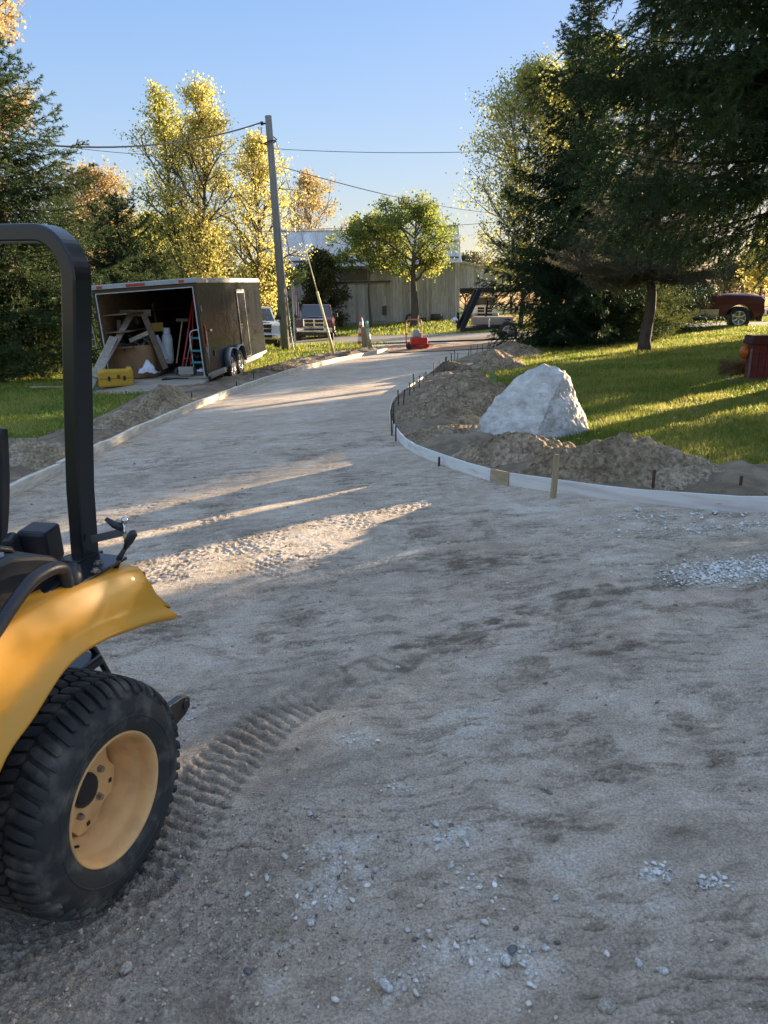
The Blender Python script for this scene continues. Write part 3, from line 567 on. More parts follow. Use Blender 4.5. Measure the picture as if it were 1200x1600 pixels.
for i, (px, py, r, k, lb) in enumerate(SL):
    p = G(px, py); rr = r / F * math.hypot(p.y, H) * .95; P = rockshape(100 + i, I2[0]) * rr * np.array([1.15, .85, .62]); a = i * 1.3; c, s = math.cos(a), math.sin(a)
    if i == 5: P = I2[0] * rr * np.array([1, .85, .8])
    P = np.stack([P[:, 0] * c - P[:, 1] * s, P[:, 0] * s + P[:, 1] * c, P[:, 2]], -1); o = np_mesh('stone', P, I2[1], M_st[k], smooth=(i == 5))
    h, _ = drive_detail(np.array([p.x]), np.array([p.y]), True); o.location = (p.x, p.y, p.z + float(h[0]) + rr * .3); tag(o, lb, 'stone', 'stones lying on the dirt driveway')
for px, py, L_, a, lb in [(535, 1388, .06, .9, 'straw coloured twig on the middle dirt'), (587, 1560, .07, -1.1, 'split white twig by the pale slab of stone'), (428, 1460, .06, -.3, 'thin dry stem left of the angular stone')]:
    p = G(px, py); o = MB().tube([(-L_ / 2, 0, .012), (0, .004, .018), (L_ / 2, 0, .012)], [.002, .0028, .0012], 6).build('twig', M_wstake); o.location = p; o.rotation_euler = (0, 0, a); tag(o, lb, 'twig')

# ---------------------------------------------------------------- grass
M_grass = leafmat('grass_blades', [(.12, .18, .028), (.20, .27, .04), (.33, .35, .06), (.48, .40, .13)], .5, .5)
def grass(name, n, area, seed, kmin, kmax, hgt):
    r = np.random.RandomState(seed); y = np.exp(r.rand(n) * (math.log(kmax) - math.log(kmin)) + math.log(kmin)); x0, x1 = area
    x = (x0 + r.rand(n) * (x1 - x0)) * (y + 2.0)
    bad = inpoly(x, y, DRIVE) | inpoly(x, y, SOILR) | inpoly(x, y, SOILL) | inpoly(x, y, RO_NEAR + RO_FAR[::-1]) | (np.minimum(polydist(x, y, LC)[0], polydist(x, y, RC)[0]) < .35); x, y = x[~bad], y[~bad]
    pt = fbm(x, y, .8, 3); m = len(x); z = lawnZ(x, y) - .01; hh = hgt * (.5 + r.rand(m)) * (1 + .5 * pt) * (1 + .035 * y); wd = .0035 * (1 + .15 * y) * (.7 + .6 * r.rand(m)); a = r.rand(m) * 6.283; ln = hh * (.2 + .7 * r.rand(m)); b = r.rand(m) * 6.283
    dx, dy = np.cos(a) * wd, np.sin(a) * wd; P = np.stack([np.stack([x - dx, y - dy, z], -1), np.stack([x + dx, y + dy, z], -1), np.stack([x + np.cos(b) * ln, y + np.sin(b) * ln, z + hh], -1)], 1)
    tag(np_mesh(name, P.reshape(-1, 3), np.arange(3 * m).reshape(-1, 3), M_grass), kind='stuff')
SOILR = RI + RO_[::-1]; SOILL = LI + LO[::-1]
SOILR = [tuple(p) for p in SOILR]; SOILL = [tuple(p) for p in SOILL]
grass('grass', 400000, (.13, .60), 1, 6.5, 46, .05)
grass('grass', 190000, (-.62, .12), 2, 8, 58, .05)
# ---------------------------------------------------------------- tractor (left rear corner of it is in the picture)
TH = math.radians(70.05)
tractor = empty('compact_tractor', (-.738, 1.843, 0), (0, 0, TH + math.pi), 'yellow compact tractor with black roll bar, only its rear corner in the photo', 'tractor')
# local frame: x forward, y to its left (toward the camera's right), z up; y = 0 is the outer face of the wheel
M_yel = mat('yellow_paint', (.74, .32, .015), .40, col2=(.66, .32, .04), nscale=9, coat=.08, spec=.5, bump=.03, bscale=25)
M_rimy = mat('rim_paint', (.82, .47, .19), .6, col2=(.56, .31, .14), nscale=11, spec=.35, bump=.12, bscale=60, mixlo=.5, mixhi=.78)
M_rub = mat('tyre_rubber', (.035, .034, .033), .66, col2=(.16, .142, .11), nscale=13, bump=.35, bscale=90, bdist=.004, spec=.4, mixlo=.48, mixhi=.75)
M_blk = mat('black_paint', (.010, .011, .015), .30, spec=.5, coat=.15, nscale=5, bump=.02)
M_plas = mat('black_plastic', (.022, .024, .030), .42, spec=.5, nscale=20, bump=.1, bscale=300, bdist=.001)
M_zinc = mat('zinc_bolt', (.45, .43, .40), .35, metal=.9, nscale=40)
M_chr = mat('bright_metal', (.75, .73, .70), .15, metal=1, nscale=4)
M_red = mat('red_lens', (.45, .01, .01), .2, col2=(.35, .01, .01), spec=.6)
ZC = .278; RY = .322
prof = [(-.012, .176), (-.002, .183), (.006, .195), (.012, .215), (.015, .240), (.010, .262), (-.001, .281), (-.014, .294), (-.030, .303), (-.050, .3085), (-.085, .3120), (-.15, .3135), (-.215, .3120), (-.25, .3085), (-.27, .303), (-.286, .294), (-.299, .281), (-.31, .262), (-.315, .240), (-.312, .215), (-.302, .195), (-.292, .183), (-.288, .176)]
pa = np.array(prof); sl = np.cumsum([0] + list(np.hypot(*(pa[1:] - pa[:-1]).T)))
def psurf(s, ang, h):
    e = .002; a = np.interp(s, sl, pa[:, 0]); r = np.interp(s, sl, pa[:, 1]); da = np.interp(s + e, sl, pa[:, 0]) - np.interp(s - e, sl, pa[:, 0]); dr = np.interp(s + e, sl, pa[:, 1]) - np.interp(s - e, sl, pa[:, 1])
    n = math.hypot(da, dr); na, nr = dr / n, -da / n; a = a + na * h; r = r + nr * h; return (r * math.sin(ang), a, ZC + r * math.cos(ang))
def wheel(parent, mirror=False):
    tb = MB(); fine = curve([(p[0], p[1]) for p in prof], 3); tb.lathe([(p[0], p[1]) for p in fine], 96, Matrix.Translation((0, 0, ZC)))
    mid = sl[11]; NP = 54; h = .0130
    def block(s0, s1, a0, a1, hh, skew=0, ns=4, na=3, taper=.004, ta=.25):
        # raised block: rounded corners through an inset top
        top = []; bot = []
        for i in range(ns + 1):
            rt_ = []; rb = []
            for j in range(na + 1):
                u = i / ns; v_ = j / na; a = a0 + (a1 - a0) * v_ + skew * (u - .5); s = s0 + (s1 - s0) * u
                cx = 1 - .16 * (abs(2 * v_ - 1) ** 3); cy = 1 - .12 * (abs(2 * u - 1) ** 3)
                sm, am = (s0 + s1) / 2, (a0 + a1) / 2 + skew * (u - .5)
                rt_.append(psurf(sm + (s - sm) * .95 * cx, am + (a - am) * .90 * cy, hh * (1 if 0 < i < ns and 0 < j < na else .88))); rb.append(psurf(sm + (s - sm) * cx, am + (a - am) * cy, -.002))
            top.append(rt_); bot.append(rb)
        rows = [bot[0]] + top + [bot[-1]]; tb.grid(rows)
        tb.grid([[t[0] for t in top], [b[0] for b in bot]]); tb.grid([[b[-1] for b in bot], [t[-1] for t in top]])
    for k in range(NP):
        a = 2 * math.pi * k / NP; p_ = 2 * math.pi / NP
        for row, off in ((-1, 0), (0, .5), (1, 0)):
            c = mid + row * .047; block(c - .0225, c + .0225, a + p_ * (off + .07), a + p_ * (off + .93), h, skew=.03 * (1 if row % 2 else -1))
        for sgn in (-1, 1):   # shoulder lugs wrapping down the sidewall, long and short
            e0 = mid + sgn * .0725; ln = .088 if k % 2 else .074
            aa = a + p_ * .5; block(min(e0, e0 + sgn * ln), max(e0, e0 + sgn * ln), aa + p_ * .10, aa + p_ * .88, h, skew=.07 * sgn, ns=8)
    # moulded ring lines on the sidewall
    tb.lathe([(.0145, .226), (.0168, .228), (.0168, .231), (.0145, .233)], 96, Matrix.Translation((0, 0, ZC)))
    ty = tb.build('tyre', M_rub, parent, smooth=False, normals=True)
    for p in ty.data.polygons: p.use_smooth = p.index < 96 * (len(fine) - 1)
    rb = MB(); T = Matrix.Translation((0, 0, ZC))
    rb.lathe([(-.004, .1845), (.002, .1830), (.003, .1795), (-.002, .1735), (-.012, .1690), (-.020, .1665), (-.030, .1645), (-.042, .1635), (-.052, .160), (-.060, .1535), (-.075, .148), (-.105, .138), (-.14, .131), (-.20, .130), (-.27, .165), (-.292, .180)], 96, T)
    rim = rb.build('rim', M_rimy, parent, smooth=True, normals=False)
    # centre disc: scalloped outline with hub bore, square slots
    db = MB(); no, ya = 120, -.115; rows = [[], [], [], [], []]
    for k in range(no):
        t = 2 * math.pi * k / no; ro = .130 - .018 * max(0, math.cos(5 * t)) ** .8 * 1.0
        rows[0].append((ro * math.sin(t), ya - .022, ZC + ro * math.cos(t))); rows[1].append((ro * math.sin(t), ya, ZC + ro * math.cos(t))); rows[2].append((.095 * math.sin(t), ya + .004, ZC + .095 * math.cos(t)))
        rows[3].append((.046 * math.sin(t), ya + .004, ZC + .046 * math.cos(t))); rows[4].append((.044 * math.sin(t), ya - .03, ZC + .044 * math.cos(t)))
    db.grid(rows, close=True); disc = db.build('disc', M_rimy, rim, smooth=False, normals=False)
    hb = MB(); hb.lathe([(ya - .05, .0), (ya - .05, .035), (ya - .028, .043)], 32, T); hb.lathe([(ya - .08, .130), (ya - .08, 0)], 32, T); hb.build('hub', M_blk, rim)
    for k in range(5):
        t = 2 * math.pi * (k + .1) / 5; x, z = .070 * math.sin(t), ZC + .070 * math.cos(t); bb = MB(); bb.lathe([(ya + .020, 0), (ya + .020, .0085), (ya + .010, .0105), (ya + .003, .0105)], 6, Matrix.Translation((x, 0, z))); bb.build('lug_bolt', M_zinc, rim, bevel=.001)
        t += .5; x, z = .108 * math.sin(t), ZC + .108 * math.cos(t); sb = MB(); sb.box((x, ya + .0035, z), (.012, .003, .012), ry=t + .2); sb.build('slot', M_blk, rim)
    # valve and scuffs
    vb = MB(); vb.tube([(.12, -.07, ZC - .09), (.112, -.045, ZC - .084)], .004, 6); vb.build('valve', M_blk, rim)
wp = empty('rear_wheel'); wp.parent = tractor; wheel(tractor)
bpy.data.objects.remove(wp)
# far rear wheel and front wheels (outside the photo), rougher copies of the same meshes
for nm in ('tyre', 'rim'):
    o = [q for q in bpy.data.objects if q.parent == tractor and q.name.startswith(nm)][0]
    c = o.copy(); COL.objects.link(c); c.parent = tractor; c.location = (0, -1.16, 0); c.rotation_euler = (0, 0, 0); c.scale = (1, 1, 1)
    for s in (-.12, -1.04):
        c = o.copy(); COL.objects.link(c); c.parent = tractor; c.location = (1.35, s + .08, .0); c.scale = (.72, .6, .72)
# fender
st = [((.56, .30), (.74, .36)), ((.47, .44), (.66, .60)), ((.355, .604), (.47, .80)), ((.25, .668), (.33, .862)), ((.134, .740), (.17, .882)), ((.018, .757), (.02, .888)), ((-.109, .742), (-.11, .880)), ((-.215, .722), (-.205, .868)), ((-.31, .695), (-.262, .855))]
lows = curve([s[0] for s in st], 6); highs = curve([s[1] for s in st], 6); N_ = len(lows); rows = []
for i in range(N_):
    lx, lz = lows[i]; hx, hz = highs[i]; t = i / (N_ - 1); flare = .018 * sst(.72, 1, t)
    rx, rz = lx, lz - ZC; rr = math.hypot(rx, rz); ux, uz = rx / rr, rz / rr
    r = []
    r.append((lx - ux * .004 - flare, -.004, lz - uz * .012 - float(flare) * .35)); r.append((lx - flare, .008, lz)); r.append((lx - flare * .85, .006, lz + .004))
    for f, y, o_ in ((.10, -.008, 0), (.17, -.020, 0), (.24, -.0275, 0), (.45, -.034, 0), (.7, -.045, 0), (.86, -.056, 0), (.95, -.0615, 0), (.985, -.0655, 0), (1.0, -.074, 0)):
        r.append((lx + (hx - lx) * f - flare * max(0, 1 - f * 3.2), y, lz + (hz - lz) * f + (.004 if f == 1 else 0)))
    r.append((hx, -.18, hz + .010)); r.append((hx, -.33, hz + .006)); r.append((hx, -.36, hz - .02)); rows.append(r)
fb = MB(); fb.grid(rows); fend = fb.build('fender', M_yel, tractor, smooth=True, solid=.004, subsurf=1)
# tail closing panel of the fender with the red lamp
tl = rows[-1]; tb = MB(); n = len(tl); bot = [(p[0] + .0, p[1], tl[2][2] + .01) for p in tl[5:]]; tb.grid([[(p[0] - .001, p[1], p[2]) for p in tl[5:]], [(p[0] + (-.04 if k < 1 else -.035), p[1], p[2]) for k, p in enumerate(bot)]]); tb.build('fender_tail', M_yel, tractor, smooth=True, solid=.003)
lb = MB(); lb.box((-.293, -.115, .795), (.014, .09, .085), ry=.22); tlmp = lb.build('tail_lamp', M_red, tractor, bevel=.004)
lb = MB(); lb.box((-.284, -.115, .795), (.012, .10, .095), ry=.22); lb.build('lamp_housing', M_plas, tlmp, bevel=.003)
lowr = empty_ = None
# roll bar: rectangular tube swept round two bends
path = [(-.235 + .030, .80), (-.193, 1.10), (-.158, 1.45), (-.134, 1.66)]; cx, cz, rr = -.134 - .085, 1.665, .098
for k in range(1, 17):
    a = math.pi / 2 * k / 16; path.append((-.134 - rr + rr * math.cos(a), 1.665 + rr * math.sin(a) * 1.12))
path += [(-.4, 1.778), (-.58, 1.782)]; full = path + [(-1.16 - y, z) for y, z in path[::-1]]
rows = []; xf, xb = -.165, -.235; hw = .0225
for i, (y, z) in enumerate(full):
    a = full[max(i - 1, 0)]; b = full[min(i + 1, len(full) - 1)]; d = Vector((b[0] - a[0], b[1] - a[1])).normalized(); nx, nz_ = -d.y, d.x; c = .006
    P = lambda s, x: (x, y + nx * s, z + nz_ * s)
    rows.append([P(hw - c, xf), P(-hw + c, xf), P(-hw + c * .3, xf - c * .3), P(-hw, xf - c), P(-hw, xb + c), P(-hw + c, xb), P(hw - c, xb), P(hw, xb + c), P(hw, xf - c), P(hw - c * .3, xf - c * .3)])
rb = MB(); rb.grid(rows, close=True); rops = rb.build('roll_bar', M_blk, tractor, smooth=False, bevel=0)

# bracket plate on the fender with two bolts
pb = MB(); pb.box((-.13, -.125, .893), (.19, .10, .010), ry=.07); pb.box((-.19, -.21, .86), (.11, .07, .09)); brk = pb.build('roll_bar_bracket', M_blk, tractor, bevel=.003)
for x, y in ((-.098, -.080), (-.150, -.115)):
    bb = MB(); bb.lathe([(0, .0), (0, .012), (.003, .013)], 16, Matrix.Translation((x, y, .899)) @ Matrix.Rotation(math.pi / 2, 4, 'X')); bb.lathe([(.011, 0), (.011, .0075), (.002, .0085)], 6, Matrix.Translation((x, y, .899)) @ Matrix.Rotation(math.pi / 2, 4, 'X')); bb.build('bolt', M_zinc, brk)
# throttle style lever and knob on a flat arm behind the post
ab = MB(); ab.bar((-.19, -.165, .955), (-.205, -.058, .985), .022, .006, up=(1, 0, 0)); arm = ab.build('lever_arm', mat('grey_steel', (.16, .16, .17), .45, metal=.6), tractor, bevel=.001)
kb = MB(); kb.ball((-.205, -.056, 1.018), .0105, 8); kb.tube([(-.205, -.06, .95), (-.205, -.060, 1.012)], .0045, 8); kb.build('steel_knob', M_chr, arm, smooth=True)
kb = MB(); kb.tube([(-.19, -.108, 1.022), (-.198, -.088, 1.004), (-.205, -.066, .996)], [.006, .011, .013], 8); kb.build('latch', M_plas, arm, smooth=True)
kb = MB(); kb.tube([(-.205, -.060, .978), (-.205, -.055, .955), (-.206, -.047, .944)], [.008, .006, .004], 8); kb.build('spring', mat('brass', (.4, .3, .15), .4, metal=.8), arm, smooth=True)
hb = MB(); hb.tube([(-.20, -.102, .872), (-.203, -.085, .905), (-.205, -.062, .938)], [.010, .008, .006], 10); hb.tube([(-.205, -.064, .934), (-.207, -.050, .958), (-.208, -.034, .981), (-.208, -.029, .988)], [.006, .0125, .0125, .006], 12); hb.build('lever', M_plas, tractor, smooth=True)
# moulded console with the grab handle in front of the post
ol = [(.42, .80), (.36, .91), (.28, .965), (.20, 1.0), (.12, 1.005), (.045, .985), (-.01, .965), (-.045, .935), (-.066, .905), (-.074, .868), (-.074, .845), (.065, .860), (.22, .835), (.33, .79)]
kb = MB(); kb.prism(ol, -.13, -.30); con = kb.build('console', M_plas, tractor, bevel=.012, seg=4)
hd = curve([(.40, -.075, .70), (.34, -.072, .80), (.24, -.07, .885), (.185, -.07, .925), (.13, -.07, .955), (.07, -.072, .962), (.022, -.08, .948), (.003, -.088, .915), (-.002, -.09, .868)], 6)
kb = MB(); kb.tube([tuple(p) for p in hd], .017, 12); kb.tube([(-.002, -.09, .868), (-.03, -.10, .90), (-.045, -.12, .92)], [.018, .028, .03], 12); kb.build('grab_handle', M_plas, con, smooth=True)
kb = MB(); kb.prism([(.30, .74), (.30, .86), (-.005, .905), (-.07, .895), (-.07, .86), (.07, .858), (.20, .80)], -.098, -.135); kb.build('console_side', M_blk, con, bevel=.004)
kb = MB(); kb.box((-.18, -.34, .925), (.09, .09, .11), rz=.2, ry=.1); kb.box((-.10, -.36, .93), (.05, .03, .10), rz=.3, ry=.35); kb.build('cup_holder', M_plas, tractor, bevel=.012)
kb = MB(); kb.tube([(.16, -.2, .97), (.135, -.2, 1.0), (.10, -.2, 1.012), (.065, -.2, .998), (.05, -.2, .97)], .009, 10); kb.build('hook_bar', M_plas, con, smooth=True)
for x, z in ((.155, 1.015), (.125, 1.012)):
    kb = MB(); kb.tube([(x, -.17, .96), (x + .004, -.165, z)], [.008, .011], 10); kb.build('knob', mat('grey_knob', (.22, .22, .23), .4), con, smooth=True)
# things under and behind the fender
kb = MB(); kb.tube([(-.24, -.3, .62), (-.302, -.3, .543), (-.356, -.3, .428), (-.42, -.3, .30)], [.014, .012, .011, .011], 8); kb.build('stay_rod', M_blk, tractor, smooth=True)
kb = MB(); kb.tube([(-.262 + .012 * math.cos(a), -.25, .60 + .02 * math.sin(a)) for a in np.linspace(0, 5.4, 12)], .0018, 6); kb.build('linch_pin', M_chr, tractor, smooth=True)
kb = MB(); kb.box((-.21, -.33, .505), (.20, .12, .035), ry=.1); kb.box((-.1, -.52, .27), (.40, .42, .30)); kb.tube([(0, -.1, ZC), (0, -1.06, ZC)], .05, 16); kb.build('axle_housing', M_blk, tractor, bevel=.01)
kb = MB(); kb.prism([(-.30, .13), (-.30, .19), (-.72, .165), (-.765, .145), (-.765, .105), (-.73, .085), (-.60, .06)], -.285, -.315); kb.tube([(-.735, -.32, .125), (-.735, -.28, .125)], .020, 12); kb.build('lift_arm', M_blk, tractor, bevel=.004)
# the rest of the machine, beyond the left edge of the photo
kb = MB(); kb.prism([(.55, .45), (.55, .92), (1.55, .86), (1.62, .55), (1.55, .42)], -.36, -.80); kb.build('hood', M_yel, tractor, bevel=.04, seg=4)
kb = MB(); kb.prism([(-.3, .30), (-.3, .42), (1.55, .42), (1.55, .30)], -.45, -.72); kb.tube([(1.35, -.15, .26), (1.35, -1.0, .26)], .04, 12); kb.box((.25, -.58, .40), (.6, .7, .03)); kb.build('chassis', M_blk, tractor, bevel=.01)
kb = MB(); kb.box((.24, -.62, .74), (.46, .46, .10)); kb.build('seat', M_plas, tractor, bevel=.04, seg=4)
sb = MB(); sb.grid([[(-.085 + .03 * math.cos((v_ - .5) * 2) - .10 * u_ - .04 * math.sin(math.pi * v_) * 0, -.64 + (v_ - .5) * (.40 + .06 * math.sin(u_ * 2.6)), .76 + .50 * u_ + .02 * math.sin(math.pi * v_)) for v_ in np.linspace(0, 1, 14)] for u_ in np.linspace(0, 1, 12)])
sb.build('backrest', M_plas, tractor, smooth=True, solid=.06)
kb = MB(); kb.tube([(.80, -.58, .85), (.66, -.58, 1.02)], .02, 10); ring = [(.64 + .17 * math.cos(a) * .45, -.58 + .17 * math.sin(a), 1.03 + .17 * math.cos(a) * .88) for a in np.linspace(0, 2 * math.pi, 25)]; kb.tube(ring, .014, 8); kb.build('steering_wheel', M_plas, tractor, smooth=True)
# mirrored fender on the far side
c = fend.copy(); COL.objects.link(c); c.parent = tractor; c.scale = (1, -1, 1); c.location = (0, -1.16, 0)
# ---------------------------------------------------------------- box trailer with open ramp
M_tb = mat('black_aluminium_skin', (.010, .012, .016), .16, col2=(.016, .018, .022), nscale=2, spec=.06, bump=.5, bscale=1.1, stretch=(.3, 1.9, .22), bdist=.03, detail=0)
M_trim = mat('grey_trim', (.34, .35, .36), .35, metal=.5, nscale=5)
M_int = mat('trailer_plywood', (.26, .17, .09), .8, col2=(.19, .12, .065), nscale=5, stretch=(1, 1, 4), bump=.2)
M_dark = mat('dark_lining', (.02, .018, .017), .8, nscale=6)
M_floor = mat('worn_ramp_wood', (.50, .43, .34), .85, col2=(.32, .27, .21), nscale=3, stretch=(.8, 5, 1), bump=.4, bscale=30)
M_tyre = mat('dusty_tyre', (.022, .022, .023), .8, col2=(.05, .047, .042), nscale=12)
M_alu = mat('polished_alloy', (.62, .62, .62), .28, metal=.9, nscale=6)
M_glass = mat('dark_glass', (.02, .03, .035), .06, spec=.9, nscale=2, coat=.6)
W_, L_, HH = 2.45, 6.54, 2.2
T = empty('box_trailer', (-4.15, 18.355, -.065), (0, 0, 0), 'black enclosed box trailer with its rear ramp lowered on the grass', 'trailer')
T.rotation_mode = 'XYZ'
TM = Matrix.Translation((-4.15, 18.355, -.065)) @ Matrix.Rotation(-.063, 4, 'Z') @ Matrix.Rotation(.027, 4, 'X') @ Matrix.Rotation(-.07, 4, 'Y'); T.matrix_world = TM
def tl(x, y, z): return (x, y, z)
# local: x from -W (left) to 0 (right), y 0 (rear) to L, z 0..H
b = MB(); b.box((-.02, L_ / 2, HH / 2), (.04, L_, HH)); b.build('side_wall', M_tb, T, bevel=.004)
b = MB(); b.box((-W_ + .02, L_ / 2, HH / 2), (.04, L_, HH)); b.build('side_wall', M_tb, T, bevel=.004)
b = MB(); b.prism([(-W_, L_), (-W_ / 2, L_ + .55), (0, L_)], 0, HH, axis='z'); b.build('nose', M_tb, T, bevel=.01)
b = MB(); b.box((-W_ / 2, L_ / 2, HH + .02), (W_ + .02, L_ + .02, .04)); b.build('roof', M_trim, T, bevel=.01)
b = MB(); b.box((.012, L_ / 2, HH - .03), (.024, L_, .09)); b.box((-W_ - .012, L_ / 2, HH - .03), (.024, L_, .09)); b.box((.012, L_ / 2, .03), (.024, L_, .07)); b.build('edge_rail', M_trim, T, bevel=.004)
b = MB(); b.box((-W_ / 2, -.05, HH - .02), (W_ + .08, .12, .10)); rh = b.build('rear_header', mat('header_white', (.42, .43, .44), .4, nscale=5), T, bevel=.01)
for x, w2 in ((-W_ + .22, .12), (-W_ / 2 - .15, .44), (-.30, .12)):
    b = MB(); b.box((x, -.118, HH - .02), (w2, .02, .055)); b.build('marker_lamp', M_red, rh, bevel=.005)
b = MB(); b.box((-W_ / 2, -.012, HH - .115), (W_, .03, .07)); b.box((-.035, -.012, HH / 2 - .06), (.07, .03, HH - .2)); b.box((-W_ + .035, -.012, HH / 2 - .06), (.07, .03, HH - .2)); b.build('door_frame', M_blk, T, bevel=.004)
b = MB(); b.box((-W_ / 2, -.035, HH - .16), (W_ - .14, .02, .022)); b.box((-.078, -.035, HH / 2 - .08), (.022, .02, HH - .16)); b.box((-W_ + .078, -.035, HH / 2 - .08), (.022, .02, HH - .16)); b.build('door_seal', mat('seal_white', (.55, .55, .54), .4), T)
b = MB(); b.box((-W_ / 2, L_ / 2, -.01), (W_ - .08, L_, .06)); b.build('floor', M_floor, T)
b = MB(); b.box((-W_ / 2, L_ / 2, -.10), (W_ - .3, L_ - .1, .12)); b.build('chassis', M_blk, T)
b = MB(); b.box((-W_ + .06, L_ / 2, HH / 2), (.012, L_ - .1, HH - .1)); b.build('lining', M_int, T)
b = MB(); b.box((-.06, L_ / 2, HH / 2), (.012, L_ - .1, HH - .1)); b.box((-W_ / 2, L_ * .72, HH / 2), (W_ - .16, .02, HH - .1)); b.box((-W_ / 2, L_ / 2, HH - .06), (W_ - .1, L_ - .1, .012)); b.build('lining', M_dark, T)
for z in (1.55, 1.15, .78):
    b = MB(); b.box((-W_ + .35, 2.3, z), (.6, 4.2, .03)); b.build('shelf', M_int, T)
# ramp
b = MB(); b.box((0, -.62, 0), (W_ - .08, 1.24, .05)); b.box((-.0, -1.26, -.01), (W_ - .08, .10, .03)); ramp = b.build('ramp', M_floor, T, bevel=.004); ramp.location = (-W_ / 2 - .0, -.03, -.02); ramp.rotation_euler = (.165, .05, 0)
b = MB(); b.box((W_ / 2 - .02, -.62, -.0), (.05, 1.26, .065)); b.box((-W_ / 2 + .02, -.62, 0), (.05, 1.26, .065)); b.build('ramp_edge', M_trim, ramp, bevel=.004)
# side door on the right wall, handle, hinges, lamp
b = MB(); 
y0, y1, z0, z1 = 3.55, 4.40, .10, 1.92
for (a, c) in (((y0, z0), (y0, z1)), ((y1, z0), (y1, z1)), ((y0, z1), (y1, z1)), ((y0, z0), (y1, z0))): b.bar((.014, a[0], a[1]), (.014, c[0], c[1]), .035, .028, up=(1, 0, 0))
sdoor = b.build('side_door', mat('dark_trim', (.10, .10, .10), .4, metal=.3), T, bevel=.003)
b = MB(); b.box((.008, (y0 + y1) / 2, (z0 + z1) / 2), (.012, y1 - y0 - .05, z1 - z0 - .05)); b.build('door_panel', M_tb, sdoor)
b = MB(); b.box((.03, y0 + .12, 1.0), (.03, .16, .035)); b.box((.03, y0 + .12, .92), (.02, .08, .06)); b.build('handle', M_chr, sdoor, bevel=.004)
b = MB(); b.box((.014, (y0 + y1) / 2, z1 - .05), (.01, y1 - y0 - .06, .05)); b.build('drip_rail', M_trim, sdoor)
b = MB(); b.box((.02, .62, 1.03), (.03, .18, .04)); b.build('door_latch', M_chr, T, bevel=.005)
b = MB(); b.box((.012, .2, .95), (.02, .06, .42)); b.build('tail_lamp', M_red, T, bevel=.005)
b = MB(); b.box((.01, .11, 1.55), (.02, .05, .14)); b.box((.01, .11, .6), (.02, .05, .14)); b.build('hinge', M_trim, T, bevel=.003)
b = MB(); b.box((.012, .75, .48), (.02, .06, .13)); b.build('fuel_door', M_blk, T, bevel=.003)
# wheels with double fender
def tyre_rim(parent, c, R, wdt, side=1, rimf=.62, spokes=5, n=36, trim=None):
    """wheel with its face toward +side along local y of M"""
    t = empty('wheel', c); t.parent = parent
    tb = MB(); hw = wdt / 2; pr = [(hw * .75, R * rimf), (hw, R * (rimf + .1)), (hw * 1.02, R * .86), (hw * .85, R * .965), (hw * .5, R), (-hw * .5, R), (-hw * .85, R * .965), (-hw, R * .8), (-hw * .8, R * rimf)]
    tb.lathe([(a * side, r) for a, r in pr], n)
    for k in range(n):
        a = 2 * math.pi * (k + .5) / n
        for q in (-.3, .3): tb.box((R * 1.0 * math.sin(a), hw * q, R * 1.0 * math.cos(a)), (R * .11, hw * .5, R * .035), ry=a)
    tb.build('tyre', M_tyre, t, smooth=True)
    rb = MB(); rb.lathe([(hw * .8 * side, R * rimf), (hw * .88 * side, R * (rimf - .03)), (hw * .70 * side, R * (rimf - .09)), (hw * .1 * side, R * (rimf - .12)), (hw * .05 * side, 0.001)], n); rb.lathe([(hw * .72 * side, R * .2), (hw * .80 * side, R * .16), (hw * .82 * side, .001)], n)
    rim = rb.build('rim', trim or M_alu, t, smooth=True)
    for k in range(spokes):
        a = 2 * math.pi * k / spokes; sb = MB(); sb.bar((R * .12 * math.sin(a), hw * .70 * side, R * .12 * math.cos(a)), (R * (rimf - .04) * math.sin(a), hw * .76 * side, R * (rimf - .04) * math.cos(a)), R * .15, R * .06, up=(0, 1, 0)); sb.build('spoke', trim or M_alu, rim, bevel=.006)
    return t
for y in (2.05, 2.86):
    for x, s, in ((-.02, 1), (-W_ + .02, -1)):
        wt = tyre_rim(T, (x + .0 * s, y, .03), .36, .22, -1 if s > 0 else 1, spokes=5, n=28); wt.rotation_euler = (0, 0, math.pi / 2)
# double fender on the right
rows = []
for (y, z) in curve([(1.58, .05), (1.60, .28), (1.78, .46), (2.05, .50), (2.30, .46), (2.455, .40), (2.60, .46), (2.86, .50), (3.13, .46), (3.30, .28), (3.32, .05)], 4): rows.append([(.0, y, z), (.13, y, z + .005), (.155, y, z - .02)])
b = MB(); b.grid(rows); b.build('wheel_fender', M_trim, T, smooth=True, solid=.01)
for _c, _d in (((.02, .85, -.02), (.03, 1.4, .10)), ((.02, 4.6, -.02), (.03, 2.4, .10))):
    b = MB(); b.box(_c, _d); b.build('skirt', M_trim, T, bevel=.004)
b = MB(); b.bar((-W_ / 2 - .5, L_ + .3, -.05), (-W_ / 2, L_ + 1.5, -.05), .08, .1); b.bar((-W_ / 2 + .5, L_ + .3, -.05), (-W_ / 2, L_ + 1.5, -.05), .08, .1); b.build('drawbar', M_blk, T)
